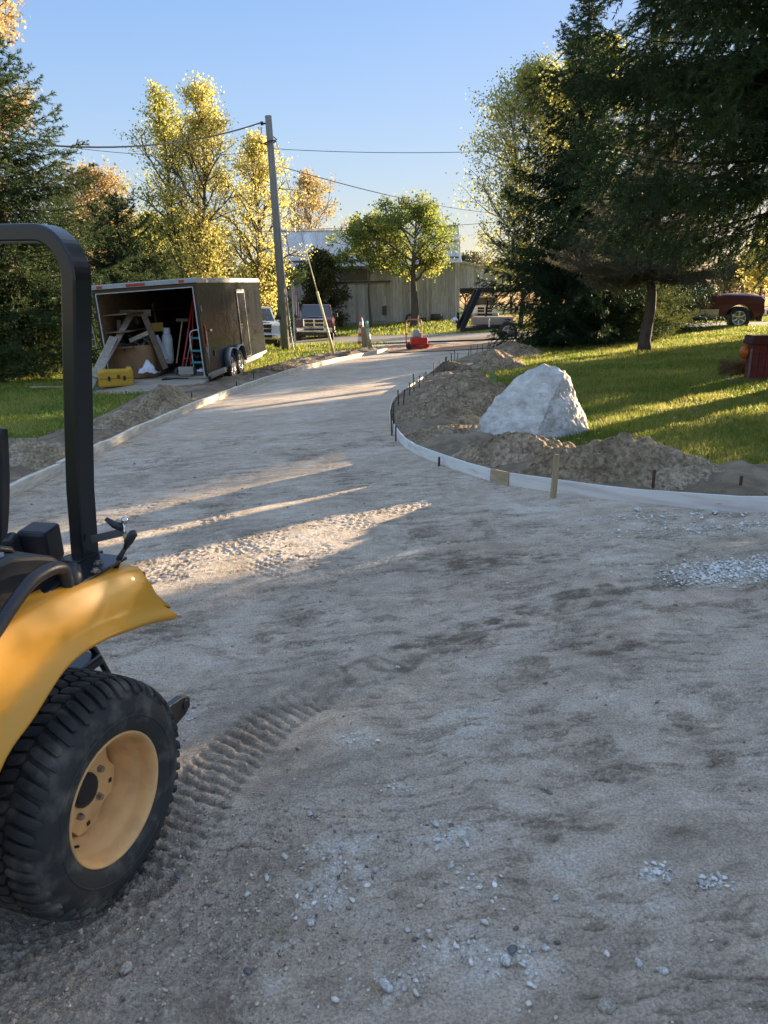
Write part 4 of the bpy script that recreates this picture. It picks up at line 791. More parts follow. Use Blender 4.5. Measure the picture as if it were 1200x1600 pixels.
# things loaded in and leaning out of the trailer: each a thing of its own
M_box = mat('brown_crate_ply', (.30, .17, .085), .75, col2=(.23, .13, .065), nscale=3, bump=.2)
M_lum = mat('grey_lumber', (.40, .35, .28), .85, col2=(.26, .22, .17), nscale=5, stretch=(4, 4, 4), bump=.3)
M_lum2 = mat('dark_lumber', (.17, .12, .075), .85, col2=(.11, .075, .05), nscale=6)
def tw(x, y, z): return TM @ Vector((x, y, z))
def T_at(px, py, yl):
    """world point seen at a pixel on the trailer's cross plane at local depth yl"""
    R0 = TM.inverted() @ Vector(O); d = TM.inverted().to_3x3() @ Vector(ray(px, py)); t = (yl - R0.y) / d.y; return TM @ (R0 + d * t)
def plank(a, b, w, h, m, name, label, cat='plank', group=None, up=(0, -1, .3)):
    a, b = Vector(a), Vector(b); mid = (a + b) / 2; o = MB().bar(a - mid, b - mid, w, h, up=up).build(name, m, bevel=.004); o.location = mid; return tag(o, label, cat, group)
gl = 'lumber leaning out of the trailer'
plank(T_at(136, 612, -1.0), T_at(178, 527, .1), .20, .05, M_lum, 'plank', 'wide pale plank leaning from the grass into the left side of the trailer', group=gl)
plank(T_at(150, 590, -.8), T_at(206, 490, .9), .14, .05, M_lum, 'plank', 'narrower pale board lying on top of the wide leaning plank', group=gl)
plank(T_at(184, 527, .3), T_at(205, 485, 1.4), .10, .05, M_lum, 'plank', 'bare plank reaching over the brown crate to the shelf', group=gl)
plank(T_at(225, 492, .6), T_at(259, 576, .35), .14, .045, M_lum2, 'plank', 'dark brown board slanting down to the floor right of the crate', group=gl)
plank(T_at(186, 500, .5), T_at(186, 530, .5), .09, .05, M_lum2, 'plank', 'short upright block standing behind the crate rim', group=gl)
plank(T_at(160, 488, 1.6), T_at(186, 472, 2.2), .12, .04, M_lum, 'plank', 'board lying slantwise on the upper shelf in the trailer', group=gl)
plank(T_at(163, 490, 1.2), T_at(236, 489, 1.3), .16, .04, M_lum, 'plank', 'long board laid level across the shelf in the trailer', group=gl)
plank(T_at(204, 486, 1.5), T_at(216, 505, 1.2), .10, .04, M_lum2, 'plank', 'stub of board crossing below the level shelf board', group=gl)
plank(T_at(203, 533, .45), T_at(232, 520, .5), .10, .07, M_lum, 'plank', 'pale offcut lying on the rim of the brown crate', group=gl)
plank(T_at(238, 475, 2.2), T_at(245, 505, 2.0), .05, .04, M_lum2, 'plank', 'thin batten standing deep inside the trailer', group=gl)
# crate with rounded right end
p0 = TM.inverted() @ T_at(172, 583, .35); p1 = TM.inverted() @ T_at(241, 583, .35)
b = MB(); pts = [(p0.x, .35), (p1.x - .25, .35)] + [(p1.x - .25 + .25 * math.sin(a), .60 - .25 * math.cos(a)) for a in np.linspace(.2, math.pi / 2, 6)] + [(p1.x, 1.3), (p0.x, 1.3)]
inn = [(x + (.03 if x < p0.x + .1 else -.03 if x > p1.x - .1 else 0), y + (.03 if y < .7 else -.03)) for x, y in pts]; n = len(pts)
hc = .80; b.grid([[(x, y, .04) for x, y in pts], [(x, y, hc) for x, y in pts], [(x, y, hc) for x, y in inn], [(x, y, .2) for x, y in inn]], close=True)
b.add([(x, y, .2) for x, y in inn], [tuple(range(n))])
cr = b.build('plywood_crate', M_box); cr.matrix_world = TM; tag(cr, 'big open plywood crate on the trailer floor heaped with scrap wood', 'crate')
# junk in the crate
rj = random.Random(4); b = MB()
for k in range(46):
    x = rj.uniform(p0.x + .12, p1.x - .12); y = rj.uniform(.45, 1.2); z = rj.uniform(.60, .95) ; b.box((x, y, z), (rj.uniform(.1, .45), rj.uniform(.03, .09), rj.uniform(.02, .06)), rz=rj.uniform(0, 3), ry=rj.uniform(-.7, .7))
o = b.build('scrap_wood', mat('scrap', (.22, .20, .18), .8, col2=(.08, .07, .06), nscale=4, island=.6), bevel=.003); o.matrix_world = TM; tag(o, 'jumble of grey and dark offcuts filling the plywood crate', 'scrap wood', kind='stuff')
M_case = mat('yellow_plastic_case', (.62, .36, .03), .5, col2=(.52, .30, .03), nscale=4, bump=.1)
ca = T_at(178, 605, -.55); case = empty('tool_case', ca + Vector((.05, 0, .03)), (0.03, 0, .55), 'yellow plastic tool case lying on the ramp', 'tool case')
b = MB(); b.prism([(-.45, -.0), (-.45, .30), (-.30, .34), (.30, .34), (.40, .40), (.45, .30), (.45, 0)], -.16, .16); b.build('body', M_case, case, bevel=.04, seg=3)
b = MB(); b.prism([(-.46, .155), (-.46, .175), (.46, .175), (.46, .155)], -.165, .165); b.build('lid_seam', mat('case_dark', (.35, .2, .02), .6), case)
for x in (-.2, .2):
    b = MB(); b.box((x, -.175, .17), (.06, .02, .09)); b.build('clasp', M_plas, case, bevel=.004)
b = MB(); b.tube([(.05, -.163, .2), (.05, -.17, .2)], .045, 16); b.build('badge', mat('badge_dark', (.12, .07, .03), .5), case)
case.scale = (.86, .9, 1.12)
# white cloth
def cloth(name, c, r, m, label, seed, cat='cloth', hgt=.14):
    n = 40; t = np.linspace(-1, 1, n); A_, B_ = np.meshgrid(t, t); R0 = 1 + .5 * fbm(A_, B_, .8, 2, off=seed); X = A_ * r * R0 * 1.4; Y = B_ * r * R0; Z = hgt * np.clip(1.1 - np.hypot(A_, B_), 0, 1) + .09 * np.abs(fbm(A_, B_, .45, 3, off=seed)) 
    idx = np.arange(n * n).reshape(n, n); Fq = np.stack([idx[:-1, :-1], idx[:-1, 1:], idx[1:, 1:], idx[1:, :-1]], -1).reshape(-1, 4); o = np_mesh(name, np.stack([X, Y, Z], -1).reshape(-1, 3), Fq, m, smooth=True); o.location = c
    md = o.modifiers.new('s', 'SOLIDIFY'); md.thickness = .006; return tag(o, label, cat)
M_cloth = mat('white_cloth', (.75, .78, .84), .85, nscale=8, bump=.2)
cloth('cloth', T_at(232, 583, .15), .14, M_cloth, 'crumpled white cloth at the foot of the plywood crate', 3, hgt=.30)
cloth('paper_sheet', T_at(314, 581, .12), .10, M_cloth, 'small white paper scrap on the floor by the right door post', 8, 'paper', .04)
# propane tank
M_tank = mat('tank_white', (.62, .64, .66), .4, col2=(.5, .5, .5), nscale=6)
def gas(px, py, s, lb):
    p = T_at(px, py, .9); t = empty('propane_tank', p, (0, 0, 0), lb, 'gas tank'); b = MB(); R = Matrix.Rotation(-math.pi / 2, 4, 'X'); b.lathe([(-z, r) for z, r in [(0, .10), (.03, .14), (.10, .165), (.75, .165), (.86, .14), (.95, .06), (.96, .0)]], 28, R)
    b.build('cylinder', M_tank, t, smooth=True); b = MB(); b.lathe([(-z, r) for z, r in [(.90, .11), (1.08, .11), (1.08, .10), (.90, .10)]], 20, R); b.build('collar', M_tank, t, smooth=True); b = MB(); b.tube([(0, 0, .94), (0, 0, 1.04)], .03, 10); b.build('valve', mat('brass', (.4, .3, .15)), t); t.scale = (s, s, s)
gas(264, 568, .80, 'white gas cylinder standing on the trailer floor')
# hand tools and trolley
b = MB(); a, c = T_at(276, 567, .8), T_at(285, 500, 1.0); mid = (a + c) / 2
br = empty('push_broom', mid, (0, 0, 0), 'wooden handled broom leaning inside the trailer right of the gas cylinder', 'broom'); b.tube([a - mid, c - mid], .018, 8); b.build('handle', M_ply, br); b = MB(); b.box(c - mid, (.3, .05, .07)); b.build('head', M_lum2, br)
p = T_at(290, 584, -.05); ht = empty('hand_truck', p, (0, 0, .1), 'red hand truck leaning beside the step stool in the trailer', 'hand truck')
b = MB(); e = TM.inverted(); q = lambda px, py, y: T_at(px, py, y) - p
M_redp = mat('red_paint', (.40, .03, .025), .4, nscale=5)
b.tube([q(284, 583, .0), q(293, 540, .3), q(306, 462, .6)], .022, 8); b.tube([q(297, 583, .0), q(302, 540, .3), q(306, 462, .6)], .014, 8); b.bar(q(287, 560, .15), q(299, 560, .15), .03, .02); b.build('frame', M_redp, ht, smooth=True)
for px in (280, 301):
    b = MB(); b.lathe([(-.04, .04), (-.04, .10), (.04, .10), (.04, .04)], 20, Matrix.Translation(q(px, 580, 0))); b.build('wheel', M_tyre, ht, smooth=True)
b = MB(); b.box(q(290, 579, -.12), (.34, .02, .18)); b.build('toe_plate', M_trim, ht)
M_teal = mat('teal_plastic', (.03, .32, .31), .45, nscale=5)
p = T_at(308, 580, .35); sstool = empty('step_ladder', p, (0, 0, .06), 'small folding step ladder with teal treads inside the right door post', 'step ladder'); q = lambda px, py, y: T_at(px, py, y) - p
b = MB(); b.tube([tuple(v) for v in curve([q(303, 579, .2), q(297, 530, .3), q(298, 519, .3), q(304, 516, .32), q(318, 516, .32), q(322, 523, .3), q(326, 570, .2)], 4)], .017, 8); b.tube([q(291, 580, .8), q(300, 525, .35)], .014, 8); b.build('frame', mat('light_metal', (.6, .62, .64), .35, metal=.5), sstool, smooth=True)
for (py, yd) in ((528, .45), (566, .30), (548, .38)):
    c = q(312, py, yd); b = MB(); b.box(c, (.40, .22, .05)); b.build('tread', M_teal, sstool, bevel=.01)
b = MB(); [b.box(T_at(304 + rj.random() * 14, 560 - rj.random() * 6, .35) - p, (.08, .08, .04), rz=rj.random() * 3) for _ in range(7)]; b.build('tool_tray', M_plas, sstool)
a = T_at(272, 594, -.75); mb = MB(); mb.tube([(-.2, 0, .03), (.05, 0, .04), (.32, .03, .03)], [.035, .02, .012], 8); mb.tube([(-.24, -.06, .03), (-.18, .07, .03)], .03, 8); o = mb.build('mallet', M_blk, smooth=True); o.location = a; o.rotation_euler = (.1, 0, .1); tag(o, 'black handled tool lying on the open ramp', 'tool')
plank(T_at(245, 524, .9), T_at(261, 562, .7), .08, .04, mat('light_metal', (.6, .62, .64)), 'level', 'aluminium strip leaning between dark board and gas cylinder', 'metal strip')
b = MB(); b.box((0, 0, 0), (.34, .3, .22)); o = b.build('cardboard_box', M_case, bevel=.01); o.location = T_at(245, 511, 1.6); o.rotation_euler = (0, -.07, .2); tag(o, 'yellowish carton high on the load behind the dark board', 'carton')
# ladder hung on the left outside of the trailer
p = T_at(137, 482, .9); q = lambda px, py: T_at(px, py, .4) - p; ld = empty('ladder', p, (0, 0, 0), 'grey ladder leaning outside the left wall of the trailer', 'ladder')
b = MB(); b.bar(q(138, 483), q(152, 545), .04, .03); b.bar(q(124, 486), q(137, 548), .04, .03)
rl_ = b.build('rail', M_trim, ld)
for k in range(6):
    t = (k + .5) / 6; a = q(138, 483).lerp(q(152, 545), t); c = q(124, 486).lerp(q(137, 548), t); b = MB(); b.bar(a, c, .03, .03); b.build('rung', M_trim, ld)
# ---------------------------------------------------------------- vehicles
def inset(out, k): c = (sum(p[0] for p in out) / len(out), sum(p[1] for p in out) / len(out)); return [(c[0] + (p[0] - c[0]) * k, c[1] + (p[1] - c[1]) * k) for p in out]
def pickup(loc, rz, paint, lower, label, wheel_m=None, front='chrome', group=None):
    """x forward, y left, z up, origin on the ground at the middle"""
    t = empty('pickup_truck', loc, (0, 0, rz), label, 'pickup truck', group)
    R = .41; xf, xr = 1.92, -1.78
    def arch(xc, n=10, r=.48): return [(xc - r * math.cos(math.pi * k / n), .42 + r * .98 * math.sin(math.pi * k / n)) for k in range(n + 1)]
    low = [(-2.85, .55), (-2.85, 1.22)] + [(-.95, 1.24), (1.0, 1.22), (1.35, 1.26), (2.2, 1.235), (2.64, 1.19), (2.78, 1.08), (2.81, .62), (2.72, .50)] + arch(xf)[::-1] + [(1.2, .50), (-1.2, .50)] + arch(xr)[::-1] + [(-2.4, .52)]
    hw = 1.0; rows = []
    for y, k, dz in ((-hw, .0, 0), (-hw + .03, .03, .0), (hw - .03, .03, 0), (hw, 0, 0)): pass
    b = MB(); n = len(low)
    def sec(y, top): return [(x * (1 if y * y < .8 else .995), y, z - (top if z > 1.0 else 0)) for x, z in low]
    secs = [sec(-1.0, .30), sec(-1.01, .16), sec(-.985, .03), sec(-.90, -.015), sec(.90, -.015), sec(.985, .03), sec(1.01, .16), sec(1.0, .30)]
    b.grid(secs, close=True); b.f.append(tuple(range(n))); b.f.append(tuple(len(b.v) - n + k for k in range(n))[::-1])
    body = b.build('body', paint, t, smooth=True, normals=True); md = body.modifiers.new('e', 'EDGE_SPLIT'); md.split_angle = math.radians(40)
    # hood bulge
    b = MB(); b.grid([[(x, y, z + .045 * (1 - (y / .62) ** 2)) for y in np.linspace(-.62, .62, 9)] for x, z in [(1.1, 1.215), (1.5, 1.255), (2.1, 1.25), (2.55, 1.21)]]); b.build('hood', paint, t, smooth=True, solid=.01)
    # cab
    cab = [(-.98, 1.18), (-1.0, 1.30), (-.86, 1.86), (-.70, 1.915), (.25, 1.925), (.42, 1.88), (1.12, 1.24), (1.18, 1.18)]
    b = MB(); b.grid([[(x, y * k, z) for (x, z), k in zip(cab, [1, .99, .84, .80, .80, .84, .98, 1])] for y in (-.94, -.6, .6, .94)], close=True); m_ = len(cab); b.f.append(tuple(range(m_))); b.f.append(tuple(len(b.v) - m_ + k for k in range(m_))[::-1]); cb = b.build('cab', paint, t, bevel=.03, seg=2)
    def glass(pts, name='window'): bb = MB(); bb.add(pts, [tuple(range(len(pts)))]); return bb.build(name, M_glass, t, solid=.012, normals=False)
    f = lambda x, z, y: (x, y, z)
    glass([(.50 + .008, -.70, 1.83), (.50 + .008, .70, 1.83), (1.11, .86, 1.27), (1.11, -.86, 1.27)], 'windshield')
    glass([(-.97, -.80, 1.32), (-.97, .80, 1.32), (-.875, .70, 1.80), (-.875, -.70, 1.80)], 'rear_window')
    for s in (-1, 1):
        Yb, Yt = s * .952, s * .812; Y = lambda z: Yb + (Yt - Yb) * (z - 1.26) / .62
        glass([f(.14, 1.28, Y(1.28)), f(.98, 1.28, Y(1.28)), f(.42, 1.83, Y(1.83)), f(.14, 1.83, Y(1.83))]); glass([f(-.86, 1.28, Y(1.28)), f(.06, 1.28, Y(1.28)), f(.06, 1.83, Y(1.83)), f(-.76, 1.83, Y(1.83))])
        b = MB(); b.box((0, s * 1.006, .62), (2.35, .02, .20)); b.build('lower_trim', lower, t, bevel=.004)
        b = MB(); b.box((0, s * 1.0, .44), (2.3, .14, .05)); b.build('running_board', M_trim, t, bevel=.01)
        for x0, lb in ((.95, 0), (.10, 0), (-.90, 0)):
            b = MB(); b.bar((x0, s * 1.012, .55), (x0, s * 1.0, 1.2), .012, .006); b.build('door_gap', M_blk, t)
        for x0 in (.2, -.72):
            b = MB(); b.box((x0, s * 1.02, 1.07), (.18, .03, .04)); b.build('door_handle', M_chr if front == 'chrome' else paint, t, bevel=.008)
        b = MB(); b.box((.93, s * 1.13, 1.36), (.10, .18, .24)); b.bar((.93, s * .92, 1.28), (.93, s * 1.1, 1.30), .05, .04); b.build('mirror', M_chr if front == 'side' else M_plas, t, bevel=.02)
        for xa in (xf, xr):
            b = MB(); b.grid([[(xa - .5 * math.cos(a), s * yy, .42 + .5 * math.sin(a)) for a in np.linspace(0, math.pi, 15)] for yy in (1.0, 1.045)]); b.build('arch_flare', paint, t, smooth=True, solid=.03)
        hb = MB(); hb.box((2.62, s * .80, .98), (.26, .34, .22)); hb.build('headlight', mat('headlamp_glass', (.75, .75, .74), .08, metal=.3, spec=.9, coat=.5), t, bevel=.05, seg=3)
        hb = MB(); hb.box((-2.86, s * .90, 1.0), (.03, .16, .36)); hb.build('tail_lamp', M_red, t, bevel=.01)
        for x in (xf, xr): 
            w_ = tyre_rim(t, (x, s * .88, R), R, .27, s, spokes=6, n=30, trim=wheel_m)
    b = MB(); b.prism([(-2.1, .48), (2.5, .48), (2.5, .3), (-2.1, .3)], -.5, .5); b.box((xf, 0, .36), (.16, 1.5, .16)); b.box((xr, 0, .36), (.16, 1.5, .16)); b.build('chassis', M_blk, t)
    g = MB(); g.box((2.77, 0, .97), (.06, 1.16, .42)); gr = g.build('grille', M_chr if front != 'white' else paint, t, bevel=.05, seg=3)
    for yy in (-.275, .275):
        for zz in (.875, 1.065):
            b = MB(); b.box((2.80, yy, zz), (.03, .47, .145)); b.build('grille_opening', M_blk, gr, bevel=.02)
    b = MB(); b.box((2.84, 0, .60), (.22, 1.94, .26)); bp = b.build('front_bumper', M_chr if front != 'white' else M_trim, t, bevel=.07, seg=3)
    b = MB(); b.box((2.955, 0, .64), (.02, 1.05, .12)); b.build('air_intake', M_blk, bp, bevel=.01)
    for s in (-1, 1):
        b = MB(); b.tube([(2.94, s * .78, .62), (2.965, s * .78, .62)], .06, 14); b.build('fog_lamp', mat('headlamp_glass', (.75, .75, .74)), bp)
    b = MB(); b.box((2.66, 0, .40), (.2, 1.6, .2)); b.build('air_dam', M_plas, t, bevel=.03)
    b = MB(); b.box((-2.92, 0, .62), (.18, 1.9, .2)); b.build('rear_bumper', M_chr, t, bevel=.03)
    # bed opening
    b = MB(); b.box((-1.95, 0, 1.245), (1.65, 1.6, .02)); b.build('bed', M_plas, t)
    return t
M_maroon = mat('maroon_paint', (.05, .007, .011), .3, col2=(.09, .01, .014), coat=.4, nscale=2, spec=.4)
M_brown = mat('bronze_red_paint', (.10, .012, .010), .35, col2=(.085, .010, .009), coat=.2, nscale=2, spec=.3)
M_gold = mat('pale_gold_paint', (.50, .46, .30), .25, metal=.4, nscale=2)
M_wht = mat('white_paint', (.75, .76, .77), .25, coat=.6, nscale=2)
p = G(487, 535); pickup((p.x + .1, p.y + 2.4, float(gz(p.x, p.y + 2.4)) + .03), -math.pi / 2 + .03, M_maroon, M_trim, 'dark maroon pickup with chrome grille facing the camera beside the utility pole', front='chrome')
r = pickup((12.85, 33.7, .57), -.36, M_brown, M_gold, 'brownish red pickup seen from the side on the road behind the lawn', front='side'); r.scale = (1.04, 1.04, 1.10)
p = G(740, 514); pickup((p.x + 2.2, p.y + 13, float(gz(p.x, p.y)) + .05), -math.pi / 2 - .1, M_wht, M_trim, 'white pickup half hidden behind the flatbed by the barn', front='white')
p = at_y(387, 530, 36.5); pickup((p.x, p.y + 2, float(gz(p.x, p.y)) + .05), -math.pi / 2 + .25, M_wht, M_trim, 'white pickup peeking out behind the black box trailer', front='side')
# gooseneck flatbed trailer with a folded dark boom, right of the barn
p = G(775, 527); yb = p.y - 1.0; fl = empty('flatbed_trailer', (p.x, yb, p.z), (0, 0, 0), 'black flatbed trailer with slanted ramp frame parked in front of the barn', 'flatbed trailer')
q = lambda px, py: at_y(px, py, yb) - Vector((p.x, yb, p.z))
b = MB(); a, c = q(716, 515), q(790, 508); b.bar(a, c, 1.9, .16); b.build('deck', M_blk, fl, bevel=.01)
b = MB(); b.bar(q(719, 513) + Vector((0, -.9, 0)), q(748, 452) + Vector((0, -.6, 0)), .12, .22, up=(1, 0, 0)); b.bar(q(719, 513) + Vector((0, .9, 0)), q(748, 452) + Vector((0, .6, 0)), .12, .22, up=(1, 0, 0)); b.bar(q(716, 515), q(716, 488), .1, .12); b.build('ramp_frame', M_blk, fl, bevel=.01)
b = MB(); b.bar(q(759, 495), q(762, 470), .08, .08); b.build('upright', M_blk, fl)
b = MB(); b.bar(q(716, 500) , q(708, 500), .1, .2); b.build('tongue', M_blk, fl)
b = MB(); b.ball(q(711, 501), .16, 8); b.build('coupler', M_alu, fl, smooth=True)
b = MB(); c = q(760, 503); b.box(c + Vector((.25, 0, .05)), (1.75, 1.3, .36)); b.build('load', mat('tan_tarp', (.42, .34, .27), .8), fl, bevel=.05)
tyre_rim(fl, tuple(q(778, 519) + Vector((.3, -.95, .06))), .42, .25, -1, n=28)
p2 = q(735, 480); b = MB(); b.tube([q(760, 510) + Vector((0, -.97, 0)), q(760, 497) + Vector((0, -.97, 0))], .03, 6); b.build('strap', M_wht, fl)
# barrels and bits along the barn foot come with the barn

# ---------------------------------------------------------------- plate compactor on the orange earth
p = G(652, 547); pc = empty('plate_compactor', p + Vector((0, 0, .05)), (0, 0, .1), 'red plate compactor with tall hoop handle at the far end of the driveway', 'compactor'); sc = 1.0
b = MB(); b.prism([(-.30, .10), (-.42, .24), (-.38, .26), (-.24, .12), (.30, .10), (.44, .22), (.40, .08), (.28, .0), (-.28, .0), (-.40, .1)], -.28, .28); b.build('base_plate', M_redp, pc, bevel=.01)
b = MB(); b.box((.05, -.05, .28), (.62, .46, .30)); b.build('housing', mat('bright_red', (.55, .03, .02), .4), pc, bevel=.05)
b = MB(); b.box((-.02, 0, .50), (.34, .34, .22)); b.lathe([(-.2, 0.01), (-.2, .13), (.2, .13), (.2, .01)], 18, Matrix.Translation((-.05, 0, .58))); b.build('engine', mat('grey_engine', (.45, .45, .43), .5), pc, bevel=.02)
b = MB(); hoop = curve([(-.42, -.02, .12), (-.44, -.02, .80), (-.42, -.02, 1.0), (-.33, -.02, 1.06), (.05, -.02, 1.06), (.13, -.02, 1.0), (.15, -.02, .80), (.12, -.02, .35)], 4); b.tube([tuple(v) for v in hoop], .022, 8); b.build('handle', mat('handle_orange', (.55, .22, .10), .5), pc, smooth=True)
b = MB(); b.lathe([(-.05, .0), (-.05, .10), (.05, .10), (.05, 0)], 16, Matrix.Translation((-.36, -.25, .1))); b.build('transport_wheel', M_tyre, pc)
# ---------------------------------------------------------------- traffic cones by the far bank
M_or = mat('cone_orange', (.75, .10, .015), .5, nscale=6); M_rf = mat('reflective_white', (.72, .74, .76), .4, nscale=6)
p = G(564, 541); cn = empty('traffic_cone', p, (0, .02, 0), 'tall narrow orange and white traffic cone standing on the far bank', 'traffic cone'); sc = p.y / F; RX = Matrix.Rotation(-math.pi / 2, 4, 'X'); hh = 43 * sc
b = MB(); b.lathe([(-.02, .0), (-.02, .3), (-.07, .3), (-.08, .16)], 8, RX); b.build('base', M_plas, cn)
seg = [(.05, .17, M_or), (.18, .155, M_rf), (.34, .14, M_or), (.46, .128, M_rf), (.62, .115, M_or), (.74, .1, M_rf), (.85, .085, M_or), (1.0, .035, None)]
for (z, r, m), (z2, r2, _) in zip(seg[:-1], seg[1:]):
    b = MB(); b.lathe([(-z * hh, r), (-z2 * hh, r2)], 20, RX); b.build('band', m, cn, smooth=True)
p = G(570, 545); b = MB(); b.box((0, 0, .45), (.26, .22, .9), ry=-.06); b.build('wooden_block', M_wstake, bevel=.01); o = bpy.data.objects['wooden_block']; o.location = p; tag(o, 'short wooden post beside the traffic cone', 'post')
p = G(579, 545); pd = empty('utility_marker', p, (0, -.08, 0), 'pale yellow marker tube with mint cap next to the traffic cone', 'marker post'); b = MB(); b.tube([(0, 0, -.1), (-.06, 0, .85)], .075, 12); b.build('tube', mat('marker_yellow', (.55, .50, .30), .5), pd, smooth=True); b = MB(); b.tube([(-.06, 0, .85), (-.075, 0, 1.12)], [.085, .06], 12); b.build('cap', mat('mint', (.35, .62, .52), .5), pd, smooth=True)
# ---------------------------------------------------------------- barn
M_wood = mat('weathered_barn_board', (.53, .515, .50), .92, col2=(.38, .365, .35), nscale=4, stretch=(5, 5, .5), island=.22, bump=.4, bscale=20, spec=.15)
M_woodd = mat('dark_barn_board', (.17, .15, .13), .92, col2=(.11, .10, .085), nscale=4, stretch=(5, 5, .5), island=.2)
M_tin = mat('galvanised_roof', (.66, .64, .60), .6, metal=.1, col2=(.50, .48, .46), nscale=1.2, stretch=(3, .6, .6), island=.12, bump=.1)
BR = Vector((5.3, 55.6)); BL = Vector((-8.3, 56.3)); bw = (BR - BL).length; ba = math.atan2(BR.y - BL.y, BR.x - BL.x)
barn = empty('barn', (BL.x, BL.y, -.22), (0, -.022, ba), 'long grey weathered plank barn with tin roof beyond the road', 'barn')
# local x along the front from left to right, y into the barn
EV = 4.32; RG = 6.95; DP = 9.0; rb_ = random.Random(2)
def planks(mb, x0, x1, zb, zt, y, wv=.22, yj=.012):
    x = x0
    while x < x1 - .02:
        w2 = min(rb_.uniform(wv * .75, wv * 1.3), x1 - x); a = rb_.uniform(-.06, .04); f = zb(x) if callable(zb) else zb; g = zt(x) if callable(zt) else zt
        mb.box((x + w2 / 2, y + rb_.uniform(-yj, yj), (f + a + g) / 2), (w2 - .014, .03, g - f - a)); x += w2
zb = lambda x: float(gz(*(BL + (BR - BL) * (x / bw)))) - .0
m = MB(); planks(m, 0, bw, zb, EV + .05, 0); m.build('wall', M_wood, barn)
m = MB(); m.box((bw / 2, .12, 2.2), (bw - .1, .1, 4.9)); m.build('frame', M_woodd, barn)
m = MB(); planks(m, bw * .385, bw * .62, lambda x: zb(x) + .35, 3.05, -.07, .25); m.build('door', M_wood, barn)
m = MB(); m.box((bw * .50, -.10, 3.10), (bw * .30, .08, .13)); m.build('door_track', M_blk, barn)
m = MB(); m.box((bw * .46, -.03, 3.6), (bw * .145, .05, .75)); m.build('loft_panel', M_woodd, barn)
m = MB(); m.box((bw * .10, -.03, 3.45), (.30, .06, .48)); m.build('window', M_blk, barn)
m = MB(); m.box((bw * .615, -.12, zb(bw * .6) + 1.0), (.30, .03, .62)); m.build('hatch', M_blk, barn)
m = MB(); m.box((bw * .62, -.11, zb(bw * .6) + 1.65), (.07, .03, .6)); m.build('painted_daylight_slit', M_wht, barn)  # strip in white paint stands in for daylight showing through the boards
m = MB(); m.box((bw * .56, -.5, zb(bw * .56) + .12), (bw * .26, 1.0, .25)); m.build('threshold', mat('concrete', (.32, .31, .29), .9, nscale=5), barn)
m = MB(); m.box((bw * .835, -.02, 1.6), (.02, .06, 3.2)); m.box((bw * .90, -.035, zb(bw * .9) + .75), (bw * .085, .04, 1.75)); m.build('patch_boards', M_wood, barn)
# gable ends
for xx, mm in ((0, 'gable_wall'), (bw, 'gable_wall')):
    m = MB(); y = 0
    while y < DP:
        w2 = .25; zt = EV + (RG - EV) * (1 - abs((y + w2 / 2) / DP * 2 - 1)); z0 = zb(xx) - .1; m.box((xx, y + w2 / 2, (z0 + zt) / 2), (.03, w2 - .012, zt - z0)); y += w2
    m.build(mm, M_wood, barn)
m = MB(); planks(m, 0, bw, zb, EV, DP, .3); m.build('back_wall', M_woodd, barn)
# roof: corrugated sheets, each lapped
for side in (0, 1):
    m = MB(); nsh = 20; x0, x1 = -.5, bw + .12; sh = (x1 - x0) / nsh; e0 = (-.45, EV - .12) if side == 0 else (DP + .45, EV - .12); r0 = (DP / 2, RG + .08)
    for k in range(nsh):
        rows = []
        for i in range(25):
            x = x0 + sh * (k + i / 24); zz = .022 * math.sin(i / 24 * 2 * math.pi * 4) + .012 * (k % 2); sag = -.06 * math.sin(math.pi * (x - x0) / (x1 - x0)); rows.append([(x, e0[0] + (r0[0] - e0[0]) * t, e0[1] + (r0[1] - e0[1]) * t + zz + sag + (.012 if t < .55 else 0)) for t in (0, .549, .55, 1)])
        m.grid(rows)
    m.build('roof', M_tin, barn, normals=False, solid=.012)
m = MB(); m.box((bw / 2 - .2, DP / 2, RG + .12), (bw + .62, .35, .05)); m.build('ridge_cap', M_tin, barn)
# open lean-to on the right
m = MB(); planks(m, bw + .02, bw + 4.6, 2.55, lambda x: 4.25 - (x - bw) * .22, .25, .22); m.box((bw + 2.4, .2, 2.38), (4.6, .12, .32)); lt = m.build('lean_to_wall', M_wood, barn)
m = MB(); m.box((bw + 2.3, .12, 2.36), (4.5, .10, .34)); m.build('lean_to_beam', M_blk, barn)
m = MB()
for x, y in ((bw + 4.5, .3), (bw + 4.5, DP - .5), (bw + .2, DP - .5)): m.box((x, y, 1.5), (.2, .2, 3.6))
m.build('lean_to_post', M_woodd, barn)
m = MB(); m.bar((bw, DP / 2, 4.35), (bw + 4.8, DP / 2, 3.3), DP, .06); m.build('lean_to_roof', M_tin, barn)
